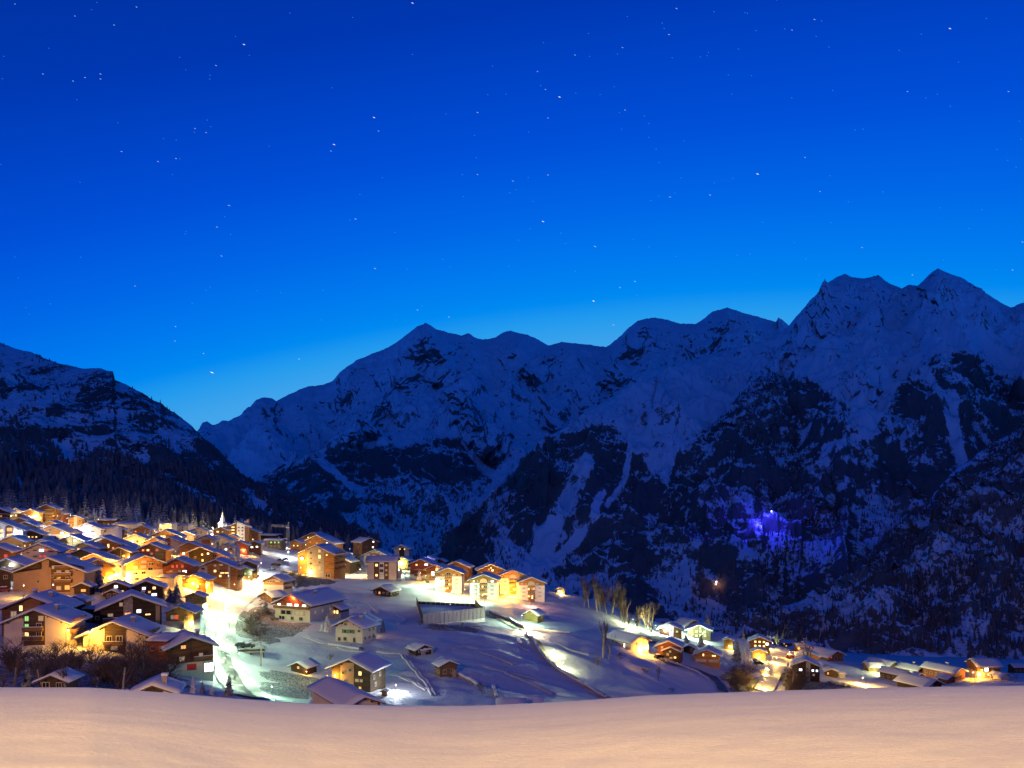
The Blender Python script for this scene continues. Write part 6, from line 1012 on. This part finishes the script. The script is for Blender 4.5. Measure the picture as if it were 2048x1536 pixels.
m = MB(); lattice(m, (2*k,0,45*k), (-34*k,1,47*k), 1.1, 14); m.obj('jib', M['concrete'], cr)
MB().tube([(0,0,45*k),(1.5*k,0,54*k)], [0.5,0.3], 5).obj('tower_top', M['concrete'], cr); MB().tube([(1.5*k,0,54*k),(-26*k,1,47*k)], 0.06, 3).obj('stay', M['metal'], cr)
MB().box(-1,1,-1.4,0,42*k,44*k).obj('cab', M['white'], cr)
# the sports court on its terrace
pa, pb, pc, pd = hit(846,1248), hit(970,1243), hit(950,1219), hit(833,1212)
zc = (pa.z+pb.z+pc.z+pd.z)/4+0.8; ct = link('sports_court', None, None, (pa.x, pa.y, zc)); tag(ct, 'snowed in sports court with a pale netting fence and dark board ends', 'court')
def rel(p): return (p.x-pa.x, p.y-pa.y)
cs = [rel(q) for q in (pa, pb, pc, pd)]
MB().add([(x,y,-5) for x,y in cs]+[(x,y,0) for x,y in cs],[(0,1,5,4),(1,2,6,5),(2,3,7,6),(3,0,4,7),(4,5,6,7)]).obj('terrace', M_SNOW, ct)
nfr = 15
for i in range(nfr+1):
    f = i/nfr; x = cs[0][0]+(cs[1][0]-cs[0][0])*f; y = cs[0][1]+(cs[1][1]-cs[0][1])*f; MB().tube([(x,y-0.1,-0.6),(x,y-0.1,4.6)],0.05,4).obj('post', M['metal'], ct)
m_, t_, p_ = newmat('frosted_netting'); p_.inputs['Base Color'].default_value = (0.40,0.38,0.38,1); p_.inputs['Alpha'].default_value = 0.5; p_.inputs['Roughness'].default_value = 0.9
for i in range(nfr):
    f0, f1 = i/nfr, (i+1)/nfr; q0 = [cs[0][a]+(cs[1][a]-cs[0][a])*f0 for a in (0,1)]; q1 = [cs[0][a]+(cs[1][a]-cs[0][a])*f1 for a in (0,1)]
    MB().add([(q0[0]+0.06,q0[1]-0.02,0.0),(q1[0]-0.06,q1[1]-0.02,0.0),(q1[0]-0.06,q1[1]-0.02,4.4),(q0[0]+0.06,q0[1]-0.02,4.4),(q0[0]+0.06,q0[1]+0.02,0.0),(q1[0]-0.06,q1[1]+0.02,0.0),(q1[0]-0.06,q1[1]+0.02,4.4),(q0[0]+0.06,q0[1]+0.02,4.4)],[(0,1,2,3),(7,6,5,4),(3,2,6,7)]).obj('net_panel', m_, ct)
for a, b_, h0, h1 in ((cs[0],cs[3],3.6,3.2),(cs[1],cs[2],3.6,3.0),(cs[3],cs[2],1.2,1.2)):
    d = Vector((b_[0]-a[0], b_[1]-a[1], 0)); nrm = Vector((-d.y, d.x, 0)).normalized()*0.08
    n_ = 12
    for i in range(n_):
        p0 = Vector((a[0],a[1],0))+d*(i/n_+0.003); p1 = Vector((a[0],a[1],0))+d*((i+1)/n_-0.003); hh = h0+(h1-h0)*i/n_
        MB().add([p0-nrm,p1-nrm,p1+nrm,p0+nrm]+[v+Vector((0,0,hh)) for v in (p0-nrm,p1-nrm,p1+nrm,p0+nrm)],[(0,3,2,1),(4,5,6,7),(0,1,5,4),(1,2,6,5),(2,3,7,6),(3,0,4,7)]).obj('board', M['umber'], ct)
for (px, pyb, hp, lb) in ((953,1215,40,'thin unlit mast nearest the second arched block'),(961,1218,38,'thin unlit mast in the middle of the three by the court'),(969,1218,36,'thin unlit mast at the outer corner of the court')):
    q = hit(px, pyb); h = hp*q.y/F; o = link('mast', None, None, q); tag(o, lb, 'mast', 'masts by the sports court'); MB().tube([(0,0,-1),(0,0,h)],[0.11,0.05],6).obj('pole', M['metal'], o); MB().box(-0.5,0.5,-0.15,0.15,h,h+0.25).obj('lamp_head', M['metal'], o)
# parked cars
CARP = {k: simple('car_paint_'+k, c, 0.25, 0.05, 1.0, spec=0.5) for k, c in dict(black=(0.012,0.012,0.014), blue=(0.02,0.06,0.09), grey=(0.16,0.17,0.18), red=(0.2,0.02,0.015)).items()}
M_TYRE = simple('rubber', (0.015,0.015,0.015), 0.9, 0.1, 1.0)
def car_meshes(paint):
    b = MB(); b.prism([(-2.1,0.35),(2.1,0.35),(2.15,0.75),(1.9,0.95),(-1.95,1.0),(-2.15,0.7)],-0.88,0.88); w = MB(); w.prism([(-1.6,1.0),(1.15,0.97),(0.55,1.45),(-1.2,1.47)],-0.76,0.76); r_ = MB(); r_.prism([(-1.25,1.475),(0.58,1.455),(0.45,1.53),(-1.1,1.55)],-0.72,0.72)
    sn = MB(); sn.prism([(-1.2,1.56),(0.5,1.54),(0.35,1.74),(-1.0,1.76)],-0.7,0.7); wl = []
    for x in (-1.3,1.3):
        for y in (-0.85,0.85):
            t = MB(); n = 12; t.add([(x+0.33*math.cos(2*math.pi*i/n), y-0.1, 0.33+0.33*math.sin(2*math.pi*i/n)) for i in range(n)]+[(x+0.33*math.cos(2*math.pi*i/n), y+0.1, 0.33+0.33*math.sin(2*math.pi*i/n)) for i in range(n)],[tuple(range(n)),tuple(range(2*n-1,n-1,-1))]+[(i,i+n,(i+1) % n+n,(i+1) % n) for i in range(n)]); wl.append(t.mesh('wheel', M_TYRE))
    hl = []
    for y in (-0.62,0.62): h_ = MB().box(2.08,2.18,y-0.18,y+0.18,0.62,0.78); hl.append(h_.mesh('headlight', M['white']))
    return b.mesh('body', paint), w.mesh('window_band', G['d']), r_.mesh('roof', paint), sn.mesh('roof_snow', M_ROOFSNOW), wl, hl
CM = {k: car_meshes(v) for k, v in CARP.items()}
for (px, py, k, rz, lb, dz) in ((572,1122,'blue',0.1,'dark blue parked van like car by the tall wooden block',0.5),(560,1124,'grey',0.3,'grey parked car next to the dark blue one',0.5),(549,1133,'black',0.4,'black car parked alone in the middle of the parking place',0.5),(558,1134,'blue',-0.5,'small blue car nose to the lone black car',0.5),(543,1142,'grey',0.9,'snow dusted grey car near the dark mound',0.5),(484,1297,'black',0.2,'black car under snow on the roadside deck, outer one',0.5),(496,1299,'black',0.2,'black car under snow on the roadside deck, inner one',0.5),(1517,1330,'black',0.1,'black car before the bright yellow annex',0.2),(1512,1326,'grey',0.1,'grey car beside the bright yellow annex',0.2),(1580,1317,'red',0.6,'red car stopped by the orange lamp post',0.3),(1318,1317,'black',0.4,'black car in the yard of the reddish chalet',0.1),(6,1165,'black',0.3,'black car by the purple snow patch',0.1),(10,1184,'red',0.3,'reddish car nearest the edge of the view',0.1)):
    q = hit(px, py); o = link('parked_car', None, None, (q.x, q.y, q.z+dz), rz); tag(o, lb, 'car', 'parked cars'); B_ = CM[k]
    link('body', B_[0], o); link('window_band', B_[1], o); rf = link('roof', B_[2], o); link('roof_snow', B_[3], rf)
    for me in B_[4]: link('wheel', me, o)
    for me in B_[5]: link('headlight', me, o)
q = hit(490,1303); dk = link('parking_deck', None, None, q, 0.2); tag(dk, 'timber parking deck on posts beside the road', 'deck'); MB().box(-6,6,-3,3.5,0.2,0.48).obj('deck', M['concrete'], dk)
for x in (-5.6,-2,2,5.6): MB().box(x-0.15,x+0.15,-2.9,-2.6,-4,0.2).obj('post', M['umber'], dk)
MB().box(-6,6,-3.02,-2.94,0.5,1.2).obj('railing', M['umber'], dk)
# the floodlight on the rock nose, the lamp of the hillside shrine and a hut on the slope
def on_sheet(px, py):
    best = None
    for o, X, Y, Z, cv, rf in (spur_a, spur_b, spur_c, right):
        PX = X/Y*F+HX; PY = HY-Z/Y*F; k = np.nonzero(((PX-px)**2+(PY-py)**2).ravel() < 30)[0]
        if len(k):
            j = k[np.argmin(Y.ravel()[k])]; v = Vector((X.ravel()[j], Y.ravel()[j], Z.ravel()[j]))
            if best is None or v.y < best.y: best = v
    return best
q = on_sheet(1541, 1024); fl = link('floodlight', None, None, q); tag(fl, 'violet blue floodlight shining up the rock nose', 'floodlight')
MB().tube([(0,0,-3),(0,-3,5)],0.3,5).obj('pole', M['metal'], fl); b = link('bulb', bulb_mesh('b'), fl, (0,-4,6)); b.scale = (1.3,1.3,1.6)
LC['b'] = (0.03,0.03,1.0); glow_light(fl, (-4,-16,8), 'b', 20000, 2.0); glow_light(fl, (-20,-24,34), 'b', 60000, 2.0); glow_light(fl, (-34,-22,-18), 'b', 34000, 2.0)
q = on_sheet(1428, 1172); sh = link('wayside_lamp', None, None, q); tag(sh, 'orange lamp on a pole alone on the dark hillside', 'lamp'); MB().tube([(0,0,-2),(0,0,9)],0.15,5).obj('pole', M['metal'], sh)
b = link('bulb', bulb_mesh('o'), sh, (0,-0.4,9)); b.scale = (1.3,1.3,1.3); b2 = link('bulb', bulb_mesh('s'), sh, (0,-0.4,5)); b2.scale = (0.9,0.9,0.9); glow_light(sh, (0,-4,7), 'o', 900, 0.5)
for h in HOUSES:
    for k in ('_d', '_p'):
        if k in h.keys(): del h[k]
